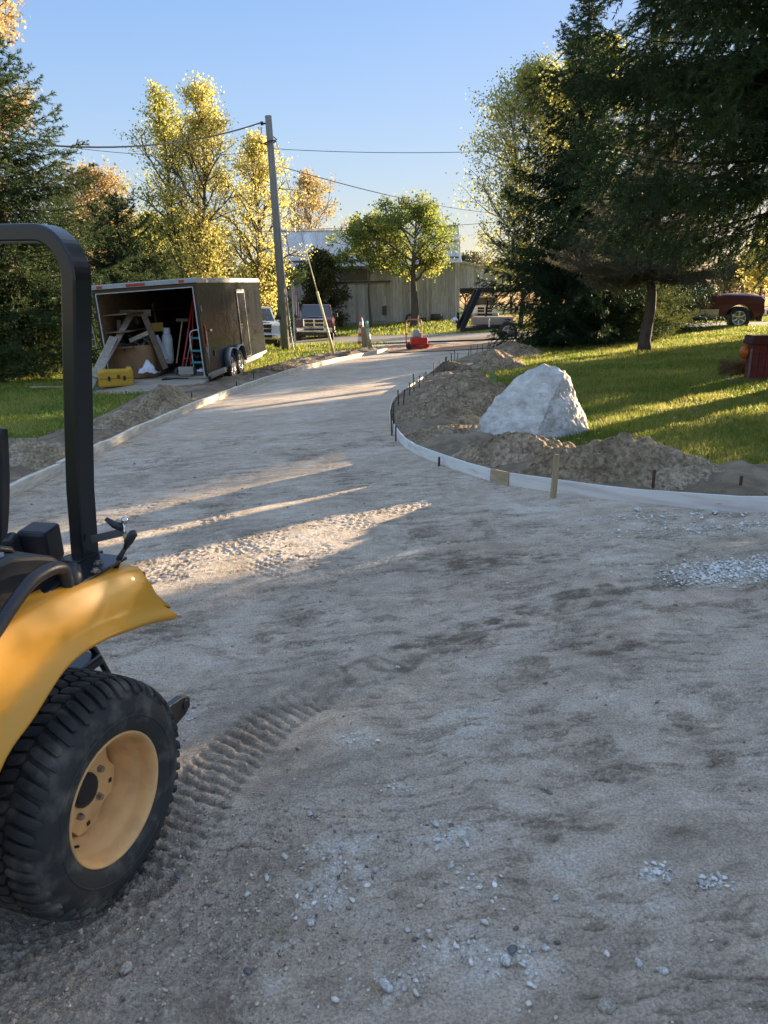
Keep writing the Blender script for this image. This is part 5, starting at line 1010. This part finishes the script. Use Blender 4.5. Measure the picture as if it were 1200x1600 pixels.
# clutter along the foot of the barn wall
M_junk = mat('dark_junk', (.07, .065, .06), .8, nscale=6)
for k, (x, w2, h2, lb) in enumerate([(bw * .745, .5, .35, 'old tyre leaning against the barn foot right of the tree'), (bw * .80, .7, .3, 'low dark crate at the foot of the barn wall'), (bw * .88, .4, .42, 'rusty drum lying at the barn corner')]):
    bm_ = MB()
    if k == 0:
        for j in range(24):
            pass
        bm_.lathe([(-.1, .18), (-.12, .3), (0, .34), (.12, .3), (.1, .18)], 24, Matrix.Translation((0, 0, .32)) @ Matrix.Rotation(.0, 4, 'Z'))
    elif k == 1: bm_.box((0, 0, .06), (.75, .4, .05)); [bm_.box((0, s * .18, .06 + .11 * j), (.72, .03, .08)) for s in (-1, 1) for j in range(3)]; [bm_.box((s * .36, 0, .2), (.04, .36, .3)) for s in (-1, 1)]
    else: bm_.lathe([(-.38, 0.001), (-.38, .26), (-.12, .26), (-.11, .275), (-.1, .26), (.1, .26), (.11, .275), (.12, .26), (.38, .26), (.38, .001)], 24, Matrix.Translation((0, 0, .27)) @ Matrix.Rotation(1.2, 4, 'Z'))
    wp_ = barn.location + Vector((x * math.cos(ba) + .5 * math.sin(ba), x * math.sin(ba) - .5 * math.cos(ba), 0)); o = bm_.build(['old_tyre', 'wooden_crate', 'steel_drum'][k], M_junk, smooth=(k != 1)); o.location = (wp_.x, wp_.y - .4, float(gz(wp_.x, wp_.y))); o.rotation_euler = (0, 0, ba); tag(o, lb, ['tyre', 'crate', 'drum'][k])

# ---------------------------------------------------------------- utility pole, guy wire, cables
M_pole = mat('grey_pole_wood', (.30, .27, .23), .9, col2=(.20, .18, .155), nscale=5, stretch=(8, 8, .4), bump=.5, bscale=20)
base = Vector((-4.2, 33.6, float(gz(-4.2, 33.6)))); top = at_y(419, 181, 33.6)
pole = empty('utility_pole', base, (0, 0, 0), 'leaning grey wooden utility pole beside the maroon pickup', 'utility pole'); d = top - base
b = MB(); b.tube([Vector((0, 0, -.3)), d * .5, d], [.185, .155, .13], 20); b.build('shaft', M_pole, pole, smooth=True)
b = MB(); b.tube([tuple(v) for v in curve([(.36, -.02, .0), (.30, -.10, .35), (.235, -.12, .9)], 4)] + [tuple(d * .35 + Vector((.175, -.08, 0))), tuple(d * .8 + Vector((.14, -.06, 0)))], .028, 8); b.build('conduit', mat('pale_conduit', (.62, .58, .50), .5), pole, smooth=True)
b = MB(); b.box(d * .155 + Vector((-.17, -.12, 0)), (.16, .14, .16)); b.build('meter_box', M_blk, pole, bevel=.02)
b = MB(); b.tube([d * .97 + Vector((-.30, 0, 0)), d * .97 + Vector((.0, 0, 0))], .035, 8); b.tube([d * .97 + Vector((-.32, -.02, 0)), d * .97 + Vector((-.22, -.02, 0))], .075, 10); b.build('insulator', M_plas, pole)
b = MB(); b.tube([d * .895 + Vector((.22 * math.cos(a), .22 * math.sin(a), .03 * math.cos(a) * 2)) for a in np.linspace(0, 6.28, 16)], .03, 6); b.tube([d * .92 + Vector((.1, 0, 0)), d * .895 + Vector((.28, 0, .1))], .02, 6); b.build('clamp', M_blk, pole)
for k in range(3):
    b = MB(); a = d * .955 + Vector((-.28 - .07 * k, -.05, 0)); c = d * .895 + Vector((-.14, -.1, 0)); b.tube([a + (c - a) * t + Vector((-.12 * math.sin(math.pi * t), 0, -.30 * math.sin(math.pi * t))) for t in np.linspace(0, 1, 10)], .014, 5); b.build('drop_wire', M_blk, pole)
def cable(a, c, sag, r, label, seg=26):
    a, c = Vector(a), Vector(c); pts = [(c - a) * t + Vector((0, 0, -4 * sag * t * (1 - t))) for t in np.linspace(0, 1, seg)]; o = MB().tube(pts, r, 5).build('power_cable', M_blk); o.location = a; tag(o, label, 'cable', 'overhead cables')
cable(top + Vector((-.3, 0, -.25)), at_y(-330, 150, 20), 1.0, .028, 'thick twisted cable running from the pole top to the upper left')
cable(top + Vector((.1, 0, -1.2)), at_y(1080, 212, 34), .35, .012, 'thin cable running level from the pole to the right across the sky')
cable(top + Vector((-.1, 0, -1.3)), at_y(-100, 180, 38), .7, .012, 'thin cable running level from the pole to the left behind the yellow trees')
cable(at_y(445, 262, 33.6), at_y(900, 330, 75), .9, .018, 'cable descending to the right over the barn roof')
cable(at_y(-60, 330, 50), at_y(1000, 322, 50), 1.3, .016, 'low cable crossing the picture behind the pole')
a, c = at_y(428, 192, 33.4), at_y(522, 555, 32.5); c = G(524, 557) + Vector((0, 0, -.1)); gw = empty('guy_wire', c, (0, 0, 0), 'guy wire with yellow guard slanting from the pole to the far bank', 'guy wire')
b = MB(); top2 = at_y(430, 215, 33.4) - c; b.tube([(0, 0, 0), top2], .010, 5); b.build('wire', M_blk, gw)
b = MB(); b.tube([top2 * .0, top2 * .285], .048, 10); b.build('guard', mat('guard_yellow', (.66, .54, .24), .5), gw, smooth=True)
b = MB(); b.tube([top2 * .28, top2 * .49], .02, 8); b.build('sleeve', mat('guard_yellow', (.66, .54, .24)), gw, smooth=True)
# flag hanging limp beside the pole, on its own staff
p = base + Vector((.62, 1.8, 0)); fg = empty('flag', p, (0, 0, 0), 'limp red and white striped flag hanging on a staff behind the pole', 'flag')
b = MB(); b.tube([(-.42, 0, -.1), (-.50, 0, 2.9)], .03, 8); b.build('staff', M_wht, fg)
fm = bpy.data.materials.new('flag_cloth'); fm.use_nodes = True; N = fm.node_tree.nodes; tc = N.new('ShaderNodeTexCoord'); wv = N.new('ShaderNodeTexWave'); wv.bands_direction = 'X'; wv.inputs['Scale'].default_value = 3.4; rp = N.new('ShaderNodeValToRGB'); rp.color_ramp.interpolation = 'CONSTANT'; rp.color_ramp.elements[0].color = (.5, .03, .05, 1); rp.color_ramp.elements[1].color = (.75, .74, .72, 1); rp.color_ramp.elements[1].position = .5
fm.node_tree.links.new(tc.outputs['Object'], wv.inputs[0]); fm.node_tree.links.new(wv.outputs[0], rp.inputs[0]); fm.node_tree.links.new(rp.outputs[0], N['Principled BSDF'].inputs[0])
rows = [[(-.48 + .42 * u * (.25 + .75 * v_) , .05 * math.sin(9 * u + 2 * v_), 2.95 - 1.35 * v_ - .35 * u * (1 - .2 * v_)) for u in np.linspace(0, 1, 16)] for v_ in np.linspace(0, 1, 12)]
b = MB(); b.grid(rows); b.build('cloth', fm, fg, smooth=True, solid=.01)

# ---------------------------------------------------------------- red wooden planter house, pumpkin, hay bale at the right edge
M_redw = mat('faded_red_wood', (.16, .030, .028), .8, col2=(.11, .022, .022), nscale=6, stretch=(2, 2, .6), bump=.3)
M_redd = mat('dark_red_roof', (.07, .016, .016), .75, nscale=6)
p = G(1179, 598); yh = p.y; ps = yh / F * 1.015; rh_ = empty('wishing_well', p, (0, 0, -.12), 'small dark red wooden well house on a slab at the right edge of the lawn', 'well house')
b = MB(); b.box((.0, .0, .02), (1.0, .8, .10)); b.build('slab', mat('brown_slab', (.16, .11, .085), .9), rh_)
for k in range(3):
    b = MB(); b.box((-.085 + .112 * k, .0, .39), (.106, .30, .66)); b.build('board', M_redw, rh_, bevel=.003)
b = MB(); b.box((.025, -.156, .28), (.33, .008, .012)); b.box((.025, -.156, .50), (.33, .008, .012)); b.build('batten_line', M_redd, rh_)
b = MB(); b.prism([(-.20, .66), (-.17, .80), (.24, .80), (.27, .66), (.24, .65), (-.17, .65)], -.22, .22); b.build('roof', M_redd, rh_, bevel=.006)
b = MB(); b.box((.38, .05, .36), (.20, .26, .62), ry=.08); b.build('door', M_redd, rh_, bevel=.005)
b = MB(); b.box((-.155, -.13, .30), (.025, .04, .55)); b.build('corner_post', mat('grey_post', (.2, .17, .16), .8), rh_, bevel=.003)
M_pk = mat('pumpkin_skin', (.62, .16, .02), .45, nscale=6, col2=(.5, .12, .02)); b = MB(); rows = []
for i in range(17):
    th_ = math.pi * i / 16; rows.append([((.095 * math.sin(th_) * (1 - .07 * abs(math.cos(5 * a)))) * math.cos(a), (.12 * math.sin(th_) * (1 - .07 * abs(math.cos(5 * a)))) * math.sin(a), -.115 * math.cos(th_) * (1 - .15 * math.sin(th_) ** 8)) for a in np.linspace(0, 2 * math.pi, 60, endpoint=False)])
b.grid(rows, close=True); pk = empty('pumpkin', at_y(1164, 550, yh + .15), (0, 0, 0), 'orange pumpkin resting on the hay bale against the red well house', 'pumpkin'); b.build('fruit', M_pk, pk, smooth=True); b = MB(); b.tube([(0, 0, .09), (.01, 0, .15)], [.018, .010], 6); b.build('stalk', mat('stalk', (.12, .1, .04)), pk)
M_hay = leafmat('hay_straw', [(.22, .16, .07), (.34, .25, .11), (.14, .10, .05)], .2)
def haybale():
    c = G(1149, 594); rs = np.random.RandomState(9); n = 5200; sz = np.array([.17, .2, .155]); P0 = (rs.rand(n, 3) * 2 - 1); ax = rs.randint(0, 3, n); P0[np.arange(n), ax] = np.sign(P0[np.arange(n), ax]); P0 *= sz; d = rs.randn(n, 3); d /= np.linalg.norm(d, axis=1)[:, None]; d *= (.03 + .04 * rs.rand(n))[:, None]; s = rs.randn(n, 3) * .003
    V = np.stack([P0 - d + s, P0 - d - s, P0 + d], 1).reshape(-1, 3) + (0, 0, .165); t = empty('hay_bale', c + Vector((.02, .15, 0)), (0, 0, .2), 'ragged hay bale leaning against the left side of the red well house', 'hay bale'); np_mesh('straw', V, np.arange(3 * n).reshape(-1, 3), M_hay, t)
    b = MB(); b.box((0, 0, .165), (.24, .30, .22)); b.build('core', mat('hay_core', (.12, .085, .04), .95), t, bevel=.02)
    b = MB(); [b.bar((x, -.205, .0), (x, -.205, .32), .008, .006) for x in (-.08, .08)]; b.build('twine', M_junk, t)
haybale()
h = G(1155, 604); b = MB(); b.tube([(.20 * math.cos(a) * (1 + .1 * a / 6), .09 * math.sin(a), .02 + .004 * a) for a in np.linspace(0, 12, 60)], .012, 6); o = b.build('garden_hose', mat('hose_green', (.02, .05, .035), .5), smooth=True); o.location = h; tag(o, 'dark coiled garden hose on the grass before the hay bale', 'hose')
# ---------------------------------------------------------------- trees
M_bark = mat('spruce_bark', (.13, .095, .07), .95, col2=(.07, .055, .042), nscale=9, stretch=(1, 1, .4), bump=.9, bscale=14, bdist=.03)
M_bark2 = mat('smooth_bark', (.12, .10, .075), .95, col2=(.08, .065, .05), nscale=9, stretch=(1, 1, .3), bump=.6, bscale=20)
M_twig = mat('twig_bark', (.085, .06, .042), .95, nscale=9)
def unit(a): return a / np.maximum(np.linalg.norm(a, axis=-1, keepdims=True), 1e-9)
def tubes_np(segs, n=4):
    """segs: list of (polyline pts (k,3), radii (k,)) -> one vertex/face set"""
    V = []; Fc = []; b = 0; ang = np.linspace(0, 2 * np.pi, n, endpoint=False)
    for P, R in segs:
        P = np.asarray(P); k = len(P); d = unit(np.gradient(P, axis=0)); ref = np.where(np.abs(d[:, 2:3]) < .9, np.array([[0, 0, 1.]]), np.array([[1., 0, 0]])); s = unit(np.cross(d, ref)); u = np.cross(s, d)
        ring = P[:, None] + (s[:, None] * np.cos(ang)[None, :, None] + u[:, None] * np.sin(ang)[None, :, None]) * np.asarray(R)[:, None, None]
        V.append(ring.reshape(-1, 3)); i = np.arange(k - 1)[:, None] * n; j = np.arange(n)[None]; j2 = (j + 1) % n
        Fc.append(np.stack([b + i + j, b + i + j2, b + i + n + j2, b + i + n + j], -1).reshape(-1, 4)); b += k * n
    return np.concatenate(V), np.concatenate(Fc)
def spruce(name, x, y, Hh, Rr, base, seed, needles, nl, nw, m, label, levels=26, per=7, droop=.25, hang=.5, twigs=18, shape=.85, trunk=.2, dz=0, group=None, twl=.34, gap=0, sub=3, thick=.35, minz=0.0, az_skip=None, tip=.75):
    r = np.random.RandomState(seed); z0 = float(gz(x, y)) - .05 + dz; S = []; woods = []
    tp = [(0, 0, 0), (r.randn() * .05, r.randn() * .05, Hh * .5), (0, 0, Hh)]
    A = []; D = []; LN = []; DN = []
    for lv in range(levels):
        t = (lv + r.rand() * .6) / levels; hz = base + (Hh - base) * t ** 1.0
        LB = Rr * (1 - t) ** shape * (.92 if t > .08 else .8 + t) + .12
        for k in range(max(3, int(per * (1 - .4 * t)))):
            az = r.rand() * 6.283
            if az_skip and az_skip(az, hz): continue
            L = LB * r.uniform(.7, 1.12); el = math.radians(r.uniform(-12, 8) + 42 * t ** 1.5); n = 9; s = np.linspace(0, 1, n)
            dirh = np.array([math.cos(az), math.sin(az)]); rad = L * s * math.cos(el); zz = hz + L * s * math.sin(el) - droop * L * (s ** 1.6) * (1 - t) + .22 * L * (s ** 3.2) * (1 - .5 * t)
            side = np.array([-dirh[1], dirh[0]]); wob = .05 * L * np.sin(s * 3 + r.rand() * 6) ; P = np.stack([dirh[0] * rad + side[0] * wob, dirh[1] * rad + side[1] * wob, np.maximum(zz, minz + .05)], -1)
            woods.append((P, np.interp(s, [0, 1], [.008 + .006 * L, .002])))
            nt_ = max(5, int(twigs * L / max(Rr, .1) * 1.0 + 4)); st_ = (np.arange(nt_) + r.rand(nt_)) / nt_ * .93 + .07
            sgn = np.where(np.arange(nt_) % 2 == 0, 1, -1); bp = np.stack([np.interp(st_, s, P[:, i]) for i in range(3)], -1); ax = unit(np.stack([np.interp(st_, s, np.gradient(P[:, i])) for i in range(3)], -1))
            sv = np.array([side[0], side[1], 0.0]); fwd = .35 + .6 * st_[:, None]
            hg = hang * r.uniform(.5, 1.3, nt_)[:, None]
            dr = unit(ax * fwd + sv * sgn[:, None] * r.uniform(.5, 1.0, nt_)[:, None] + np.array([0, 0, -1.]) * hg); ln = (twl * L * (1.05 - st_ * tip) + .10) * r.uniform(.6, 1.15, nt_)
            A.append(bp); D.append(dr); LN.append(ln); DN.append(np.full(nt_, hang))
            A.append(bp[-1:]); D.append(ax[-1:]); LN.append(np.array([.12 + .05 * L])); DN.append(np.array([0.]))
    A = np.concatenate(A); D = np.concatenate(D); LN = np.concatenate(LN)
    # second order shoots along every twig
    A2, D2, L2 = [A], [D], [LN]
    for q in range(sub):
        f = r.uniform(.1, .9, len(A))[:, None]; sd_ = unit(np.cross(D, r.randn(*D.shape))); A2.append(A + D * LN[:, None] * f); D2.append(unit(D * .8 + sd_ * .8 + np.array([0, 0, -.35 * hang]))); L2.append(LN * (.55 * (1.1 - f[:, 0])))
    A, D, LN = np.concatenate(A2), np.concatenate(D2), np.concatenate(L2)
    # needles
    pr = LN / LN.sum(); cnt = r.multinomial(needles, pr); ii = np.repeat(np.arange(len(A)), cnt); m_ = len(ii); f = r.rand(m_)
    sag = np.array([0, 0, -1.]) * (.25 * (f ** 2) * LN[ii])[:, None] * hang
    P = A[ii] + D[ii] * (LN[ii] * f)[:, None] + sag; q = unit(r.randn(m_, 3)); dn = unit(D[ii] * .9 + q * .85); L_ = nl * r.uniform(.7, 1.25, m_); s = unit(np.cross(dn, r.randn(m_, 3))) * (nw * .5 * r.uniform(.7, 1.3, m_))[:, None]
    P = P - dn * (L_ * .15)[:, None]; V = np.stack([P - s, P + s, P + dn * L_[:, None]], 1).reshape(-1, 3); V[:, 2] = np.maximum(V[:, 2], minz)
    t = empty(name, (x, y, z0), (0, 0, 0), label, 'tree', group)
    cr = np_mesh('crown', V, np.arange(3 * m_).reshape(-1, 3), m, t)
    wv, wf = tubes_np(woods, 4); np_mesh('branches', wv, wf, M_twig, cr, smooth=True)
    b = MB(); nk = 14; rad = [trunk * (1 - .93 * i / nk) for i in range(nk + 1)]; rad[0] *= 1.35; b.tube([(.04 * math.sin(i * 1.3 + seed), .04 * math.cos(i * 1.1), Hh * i / nk) for i in range(nk + 1)], rad, 14); b.build('trunk', M_bark, t, smooth=True)
    return t
ND = leafmat('spruce_needles', [(.026, .052, .020), (.042, .075, .026), (.060, .095, .030), (.10, .13, .038)], .38)
NB = leafmat('blue_spruce_needles', [(.075, .090, .065), (.12, .13, .09), (.19, .17, .10), (.15, .12, .065)], .32)
NG = leafmat('dark_spruce_needles', [(.014, .038, .015), (.024, .055, .019), (.040, .075, .025)], .28)
NY = leafmat('young_spruce_needles', [(.05, .08, .02), (.09, .12, .03), (.15, .15, .04)], .5)
# near spruce, trunk outside the right edge
SUNAZ = math.pi / 2 - SUN_AZ
skipf = lambda az, hz: (math.cos(az - SUNAZ) > .35 and hz < 4.4)
spruce('spruce_tree', 6.7, 11.9, 13.5, 4.6, 2.85, 21, 1450000, .078, .0150, ND, 'huge near spruce whose drooping branches fill the upper right corner', levels=44, per=9, droop=.24, hang=.62, twigs=38, shape=.45, trunk=.32, twl=.27, sub=4, az_skip=skipf, tip=.5)
p = G(1008, 553); spruce('blue_spruce_tree', p.x, p.y, 5.6, 2.65, 1.95, 22, 380000, .06, .012, NB, 'grey green spruce with a bare lower trunk standing on the right lawn', levels=30, per=8, droop=.05, hang=.10, twigs=26, shape=.75, trunk=.17, twl=.34, sub=4)
spruce('dark_spruce_tree', 6.0, 25.6, 10.3, 3.2, .25, 23, 600000, .08, .017, NG, 'tall dark green spruce with branches down to the ground beside the driveway', levels=46, per=9, droop=.20, hang=.55, twigs=24, shape=.70, trunk=.25, twl=.36, sub=3)
spruce('dark_spruce_tree', 9.4, 30.0, 12.5, 3.6, .4, 24, 220000, .085, .018, NG, 'second dark spruce close behind the first, taller', levels=40, per=9, droop=.2, hang=.5, twigs=22, shape=.75, trunk=.25, twl=.36, sub=3)
spruce('young_spruce_tree', 8.5, 26.3, 3.0, 1.8, .1, 25, 90000, .07, .014, NY, 'low yellow green evergreen bush lit by the sun behind the bare trunk', levels=16, per=8, droop=.0, hang=.1, twigs=18, shape=.6, trunk=.1, twl=.4, sub=3)
# left spruces
spruce('spruce_tree', -11.3, 24.2, 9.6, 4.6, .5, 31, 520000, .09, .020, ND, 'dark spruce on the left with a pointed top above the tractor roll bar', levels=42, per=9, droop=.15, hang=.35, twigs=24, shape=.72, trunk=.25, twl=.36, sub=3)
spruce('spruce_tree', -14.6, 24.0, 10.4, 4.2, .5, 32, 260000, .11, .026, ND, 'dark spruce at the far left edge of the photo, behind the roll bar', levels=36, per=9, droop=.15, hang=.35, twigs=22, shape=.7, trunk=.25, twl=.36, sub=3)
spruce('spruce_tree', -9.6, 29.5, 5.9, 3.4, .4, 33, 170000, .11, .024, ND, 'shorter spruce behind the left one, its tips showing over the trailer', levels=30, per=8, droop=.15, hang=.35, twigs=22, shape=.7, trunk=.2, twl=.36, sub=3)
# spruces standing beyond the right edge: they throw the long shade over the driveway
SUNV = np.array([math.sin(SUN_AZ), math.cos(SUN_AZ)]); NRMV = np.array([-math.cos(SUN_AZ), math.sin(SUN_AZ)])
first = None
for i, (c_, t_, s) in enumerate([(2.6, 21, .95), (.2, 22, 1.0), (-2.4, 21, 1.0), (-5.0, 22, 1.05), (-7.8, 21, 1.0), (-10.6, 22, 1.1), (9.6, 30, .95), (8.1, 33, .95), (10.8, 36, .85)]):
    x, y = NRMV * c_ + SUNV * t_
    if first is None: first = c = spruce('spruce_tree', x, y, 8.4, 2.7, .2, 41, 75000, .16, .045, ND, 'tall spruce outside the photo, right of the lawn', levels=30, per=8, droop=.15, hang=.4, twigs=16, shape=.55, trunk=.22, twl=.4, sub=2, group='row of spruces outside the photo on the right')
    else: c = copy_thing(first)
    c.location = (x, y, float(gz(x, y)) - .05); c.rotation_euler = (0, 0, i * 1.3); c.scale = (s, s, s); c['label'] = 'tall spruce outside the photo, right of the lawn'

def broad(name, x, y, Hh, Rx, leaves, ls, m, label, seed, trunk=.16, clear=.25, forks=3, lean=0, spread=.55, group=None, bark=None, top=1.0, dens=1.0, hangl=.0, ry=None, zoff=0, dead=False, upright=.6, base_w=.35):
    """recursive broadleaf: limbs sweep up from a tapering stem, leaf clusters round the outer twigs"""
    r = np.random.RandomState(seed); z0 = float(gz(x, y)) - .1 + zoff; segs = []; tips = []
    ry = ry or Rx
    def env(t):   # crown half-width by relative height
        return (base_w + (1 - base_w) * math.sin(min(1, t * 1.6) * math.pi / 2)) * (1 - max(0, (t - .35) / .65) ** 1.3 * .93)
    def limb(p, d, L, rad, lvl):
        n = 6; P = [np.array(p)]; dd = np.array(d)
        for i in range(n - 1):
            dd = unit(dd + r.randn(3) * .11 + np.array([0, 0, .05 if lvl < 3 else 0.0])); P.append(P[-1] + dd * L / (n - 1))
        P = np.array(P); segs.append((P, np.linspace(rad, rad * .45, n)))
        if lvl >= 3 or L < .45:
            tips.append(P[2:]); return
        for k in range({0: 0, 1: 5, 2: 4}[lvl]):
            f = r.uniform(.25, 1); j = min(n - 1, int(f * (n - 1))); a = unit(P[j] - P[max(j - 1, 0)] if j else dd); q = unit(np.cross(a, r.randn(3))); limb(P[j], unit(a * (.75) + q * .75 + np.array([0, 0, .12])), L * r.uniform(.42, .62), rad * .5, lvl + 1)
        tips.append(P[4:])
    nst = 12; sx = np.array([lean * Hh * (i / nst) ** 1.5 + .04 * Hh * math.sin(i * .7 + seed) * .25 for i in range(nst + 1)]); sy = np.array([.03 * Hh * math.sin(i * .5 + seed * 2) * .3 for i in range(nst + 1)])
    P = np.stack([sx, sy, np.linspace(0, Hh * .96 * top, nst + 1)], -1); segs.append((P, trunk * (1 - np.linspace(0, .93, nst + 1) ** .8)))
    nb = int(26 * dens)
    for k in range(nb):
        t = clear + (1 - clear) * (k + r.rand()) / nb * .97; i = t * nst; j = int(i); b = P[j] + (P[min(j + 1, nst)] - P[j]) * (i - j); az = k * 2.4 + r.randn() * .4; te = (t - clear) / (1 - clear)
        w2 = env(te); up_ = upright + .9 * te; d = unit(np.array([math.cos(az) * Rx, math.sin(az) * ry, up_ * Rx])); L = w2 * math.hypot(Rx * math.cos(az), ry * math.sin(az)) * r.uniform(.75, 1.1)
        limb(b, d, max(L, .35), trunk * (1 - t) * .42 + .02, 1)
    tp = np.concatenate(tips + [P[-3:]]); ii = r.randint(0, len(tp), leaves); C = tp[ii] + r.randn(len(ii), 3) * (Rx * .045 + .06) * np.array([1, 1, .8]); C[:, 2] -= hangl * r.rand(len(ii))
    d = unit(r.randn(len(ii), 3)); e = unit(np.cross(d, r.randn(len(ii), 3))); s = (ls * r.uniform(.5, 1.25, len(ii)))[:, None]
    V = np.stack([C - d * s * .5, C + e * s * .36, C + d * s * .5, C - e * s * .36], 1).reshape(-1, 3); V[:, 2] = np.maximum(V[:, 2], .02)
    t = empty(name, (x, y, z0), (0, 0, 0), label, 'tree', group); np_mesh('crown', V, np.arange(len(V)).reshape(-1, 4), m, t)
    wv, wf = tubes_np(segs, 6); np_mesh('trunk', wv, wf, bark or M_bark2, t, smooth=True); return t
LY = leafmat('yellow_maple_leaves', [(.48, .46, .15), (.62, .56, .18), (.70, .58, .16), (.42, .46, .15)], .62)
LY2 = leafmat('yellow_green_leaves', [(.32, .35, .09), (.44, .44, .12), (.58, .52, .14), (.26, .30, .08)], .62)
LO_ = leafmat('orange_maple_leaves', [(.46, .30, .15), (.54, .40, .18), (.42, .34, .16), (.36, .32, .14)], .5)
LG = leafmat('green_oak_leaves', [(.12, .19, .04), (.20, .27, .06), (.32, .34, .08), (.42, .38, .09)], .6)
LD = leafmat('dark_hawthorn_leaves', [(.04, .07, .02), (.07, .095, .025), (.17, .10, .035), (.05, .075, .02)], .35)
LH = leafmat('far_hedge_leaves', [(.08, .10, .04), (.14, .14, .06), (.20, .16, .07)], .4)
def bx(px, y): return (px - 600) / F * (y * cp + .8)
broad('maple_tree', bx(305, 38), 38, 12.4, 2.7, 13000, .115, LY2, 'slender yellow green maple behind the trailer, left of the pair', 51, clear=.18, upright=1.1, lean=-.10, dens=1.3, trunk=.16)
broad('maple_tree', bx(333, 36.5), 36.5, 12.2, 2.7, 15000, .115, LY, 'bright yellow maple behind the trailer with a central dark stem', 52, clear=.16, upright=1.2, dens=1.4, trunk=.17)
broad('maple_tree', bx(410, 40), 40, 10.2, 3.1, 14000, .12, LY, 'golden maple rising behind the utility pole', 53, clear=.15, upright=.8, dens=1.3)
broad('maple_tree', bx(255, 46), 46, 6.8, 3.4, 12000, .14, LY2, 'low yellow green tree filling the gap behind the trailer roof', 54, clear=.1, dens=1.1)
broad('orange_tree', bx(165, 52), 52, 10.3, 4.4, 11000, .19, LO_, 'pale orange tree glowing behind the left spruces', 55, clear=.2)
broad('orange_tree', bx(-28, 38), 38, 18.0, 4.9, 36000, .19, LO_, 'orange brown tree at the top left corner above the spruces', 56, clear=.35, trunk=.3)
broad('oak_tree', 1.9, 50.5, 7.4, 3.5, 14000, .15, LG, 'spreading green oak standing alone in front of the barn doors', 57, clear=.40, upright=.28, base_w=.8, trunk=.36, dens=.65, ry=3.0, bark=M_bark2)
broad('oak_tree', bx(578, 52), 52, 6.6, 2.6, 9000, .19, LG, 'flat dark limb mass of a small oak left of the barn doors', 58, clear=.55, upright=.2, base_w=.9, trunk=.12)
broad('hawthorn_tree', bx(505, 53), 53, 5.4, 1.9, 20000, .15, LD, 'round dark bushy tree in front of the left half of the barn', 59, clear=.05, upright=.5, base_w=.7, dens=1.3)
broad('bare_orange_tree', bx(490, 75), 75, 13.3, 4.5, 5200, .24, LO_, 'nearly bare orange tree rising behind the barn roof', 60, clear=.3, trunk=.2)
broad('cottonwood_tree', bx(815, 44), 44, 13.6, 4.9, 26000, .14, LY2, 'tall loose yellow green tree left of the dark spruces', 61, clear=.12, upright=.9, base_w=.6, dens=1.5, hangl=.4)
broad('cottonwood_tree', bx(905, 48), 48, 15.5, 4.6, 16000, .20, LY2, 'yellow topped tree showing between the dark spruces', 62, clear=.2, upright=.9, dens=1.2)
broad('willow_bush', bx(425, 49), 49, 4.6, 2.4, 9000, .2, LY2, 'yellow green bush in the gap between trailer and pole', 63, clear=.02, base_w=.8)
broad('willow_bush', bx(1178, 62), 62, 4.0, 3.0, 6000, .2, LY, 'small yellow bush at the right edge behind the bronze pickup', 68, clear=.4)
# far tree line round the fields
tl0 = broad('field_tree', -40, 92, 9, 6.5, 9000, .42, LH, 'hazy tree of the far field edge', 64, clear=.03, base_w=.85, group='trees along the far field edge')
k = 0
for i in range(44):
    x = -75 + i * 4.4; y = 94 + 10 * math.sin(i * 2.3); x = x + 1.5 * math.sin(i * 5.1)
    if abs(x + 40) < 2: continue
    c = copy_thing(tl0); s = .62 + .3 * abs(math.sin(i * 1.7)); s = s * (1.25 if x < -15 else .75); c.location = (x, y, float(gz(x, y)) - .1); c.rotation_euler = (0, 0, i * 1.1); c.scale = (s, s, s); c['label'] = 'hazy tree of the far field edge'
# fallen leaves on the far right verge
def litter():
    r = np.random.RandomState(4); n = 22000; x = 8 + r.rand(n) * 34; y = 41 + r.rand(n) ** 1.5 * 22; z = gz(x, y) + .07; C = np.stack([x, y, z], -1); d = unit(r.randn(n, 3) * (1, 1, .4)); e = unit(np.cross(d, r.randn(n, 3) * (.4, .4, 1))); s = .12
    V = np.stack([C - d * s * .5, C + e * s * .4, C + d * s * .5, C - e * s * .4], 1).reshape(-1, 3); tag(np_mesh('fallen_leaves', V, np.arange(len(V)).reshape(-1, 4), LO_), kind='stuff')
litter()
def lawn_leaves():
    r = np.random.RandomState(8); n = 2600; y = 6.5 + 24 * r.rand(n); x = np.where(r.rand(n) < .75, (.12 + .45 * r.rand(n)) * y + 1, -(.2 + .4 * r.rand(n)) * y); k = ~(inpoly(x, y, DRIVE) | inpoly(x, y, SOILR) | inpoly(x, y, SOILL)); x, y = x[k], y[k]
    C = np.stack([x, y, lawnZ(x, y) + .045], -1); n = len(x); d = unit(r.randn(n, 3) * (1, 1, .35)); e = unit(np.cross(d, r.randn(n, 3) * (.4, .4, 1))); s = (.03 + .03 * r.rand(n))[:, None]
    V = np.stack([C - d * s * .5, C + e * s * .4, C + d * s * .5, C - e * s * .4], 1).reshape(-1, 3); tag(np_mesh('fallen_leaves', V, np.arange(len(V)).reshape(-1, 4), LO_), kind='stuff')
lawn_leaves()
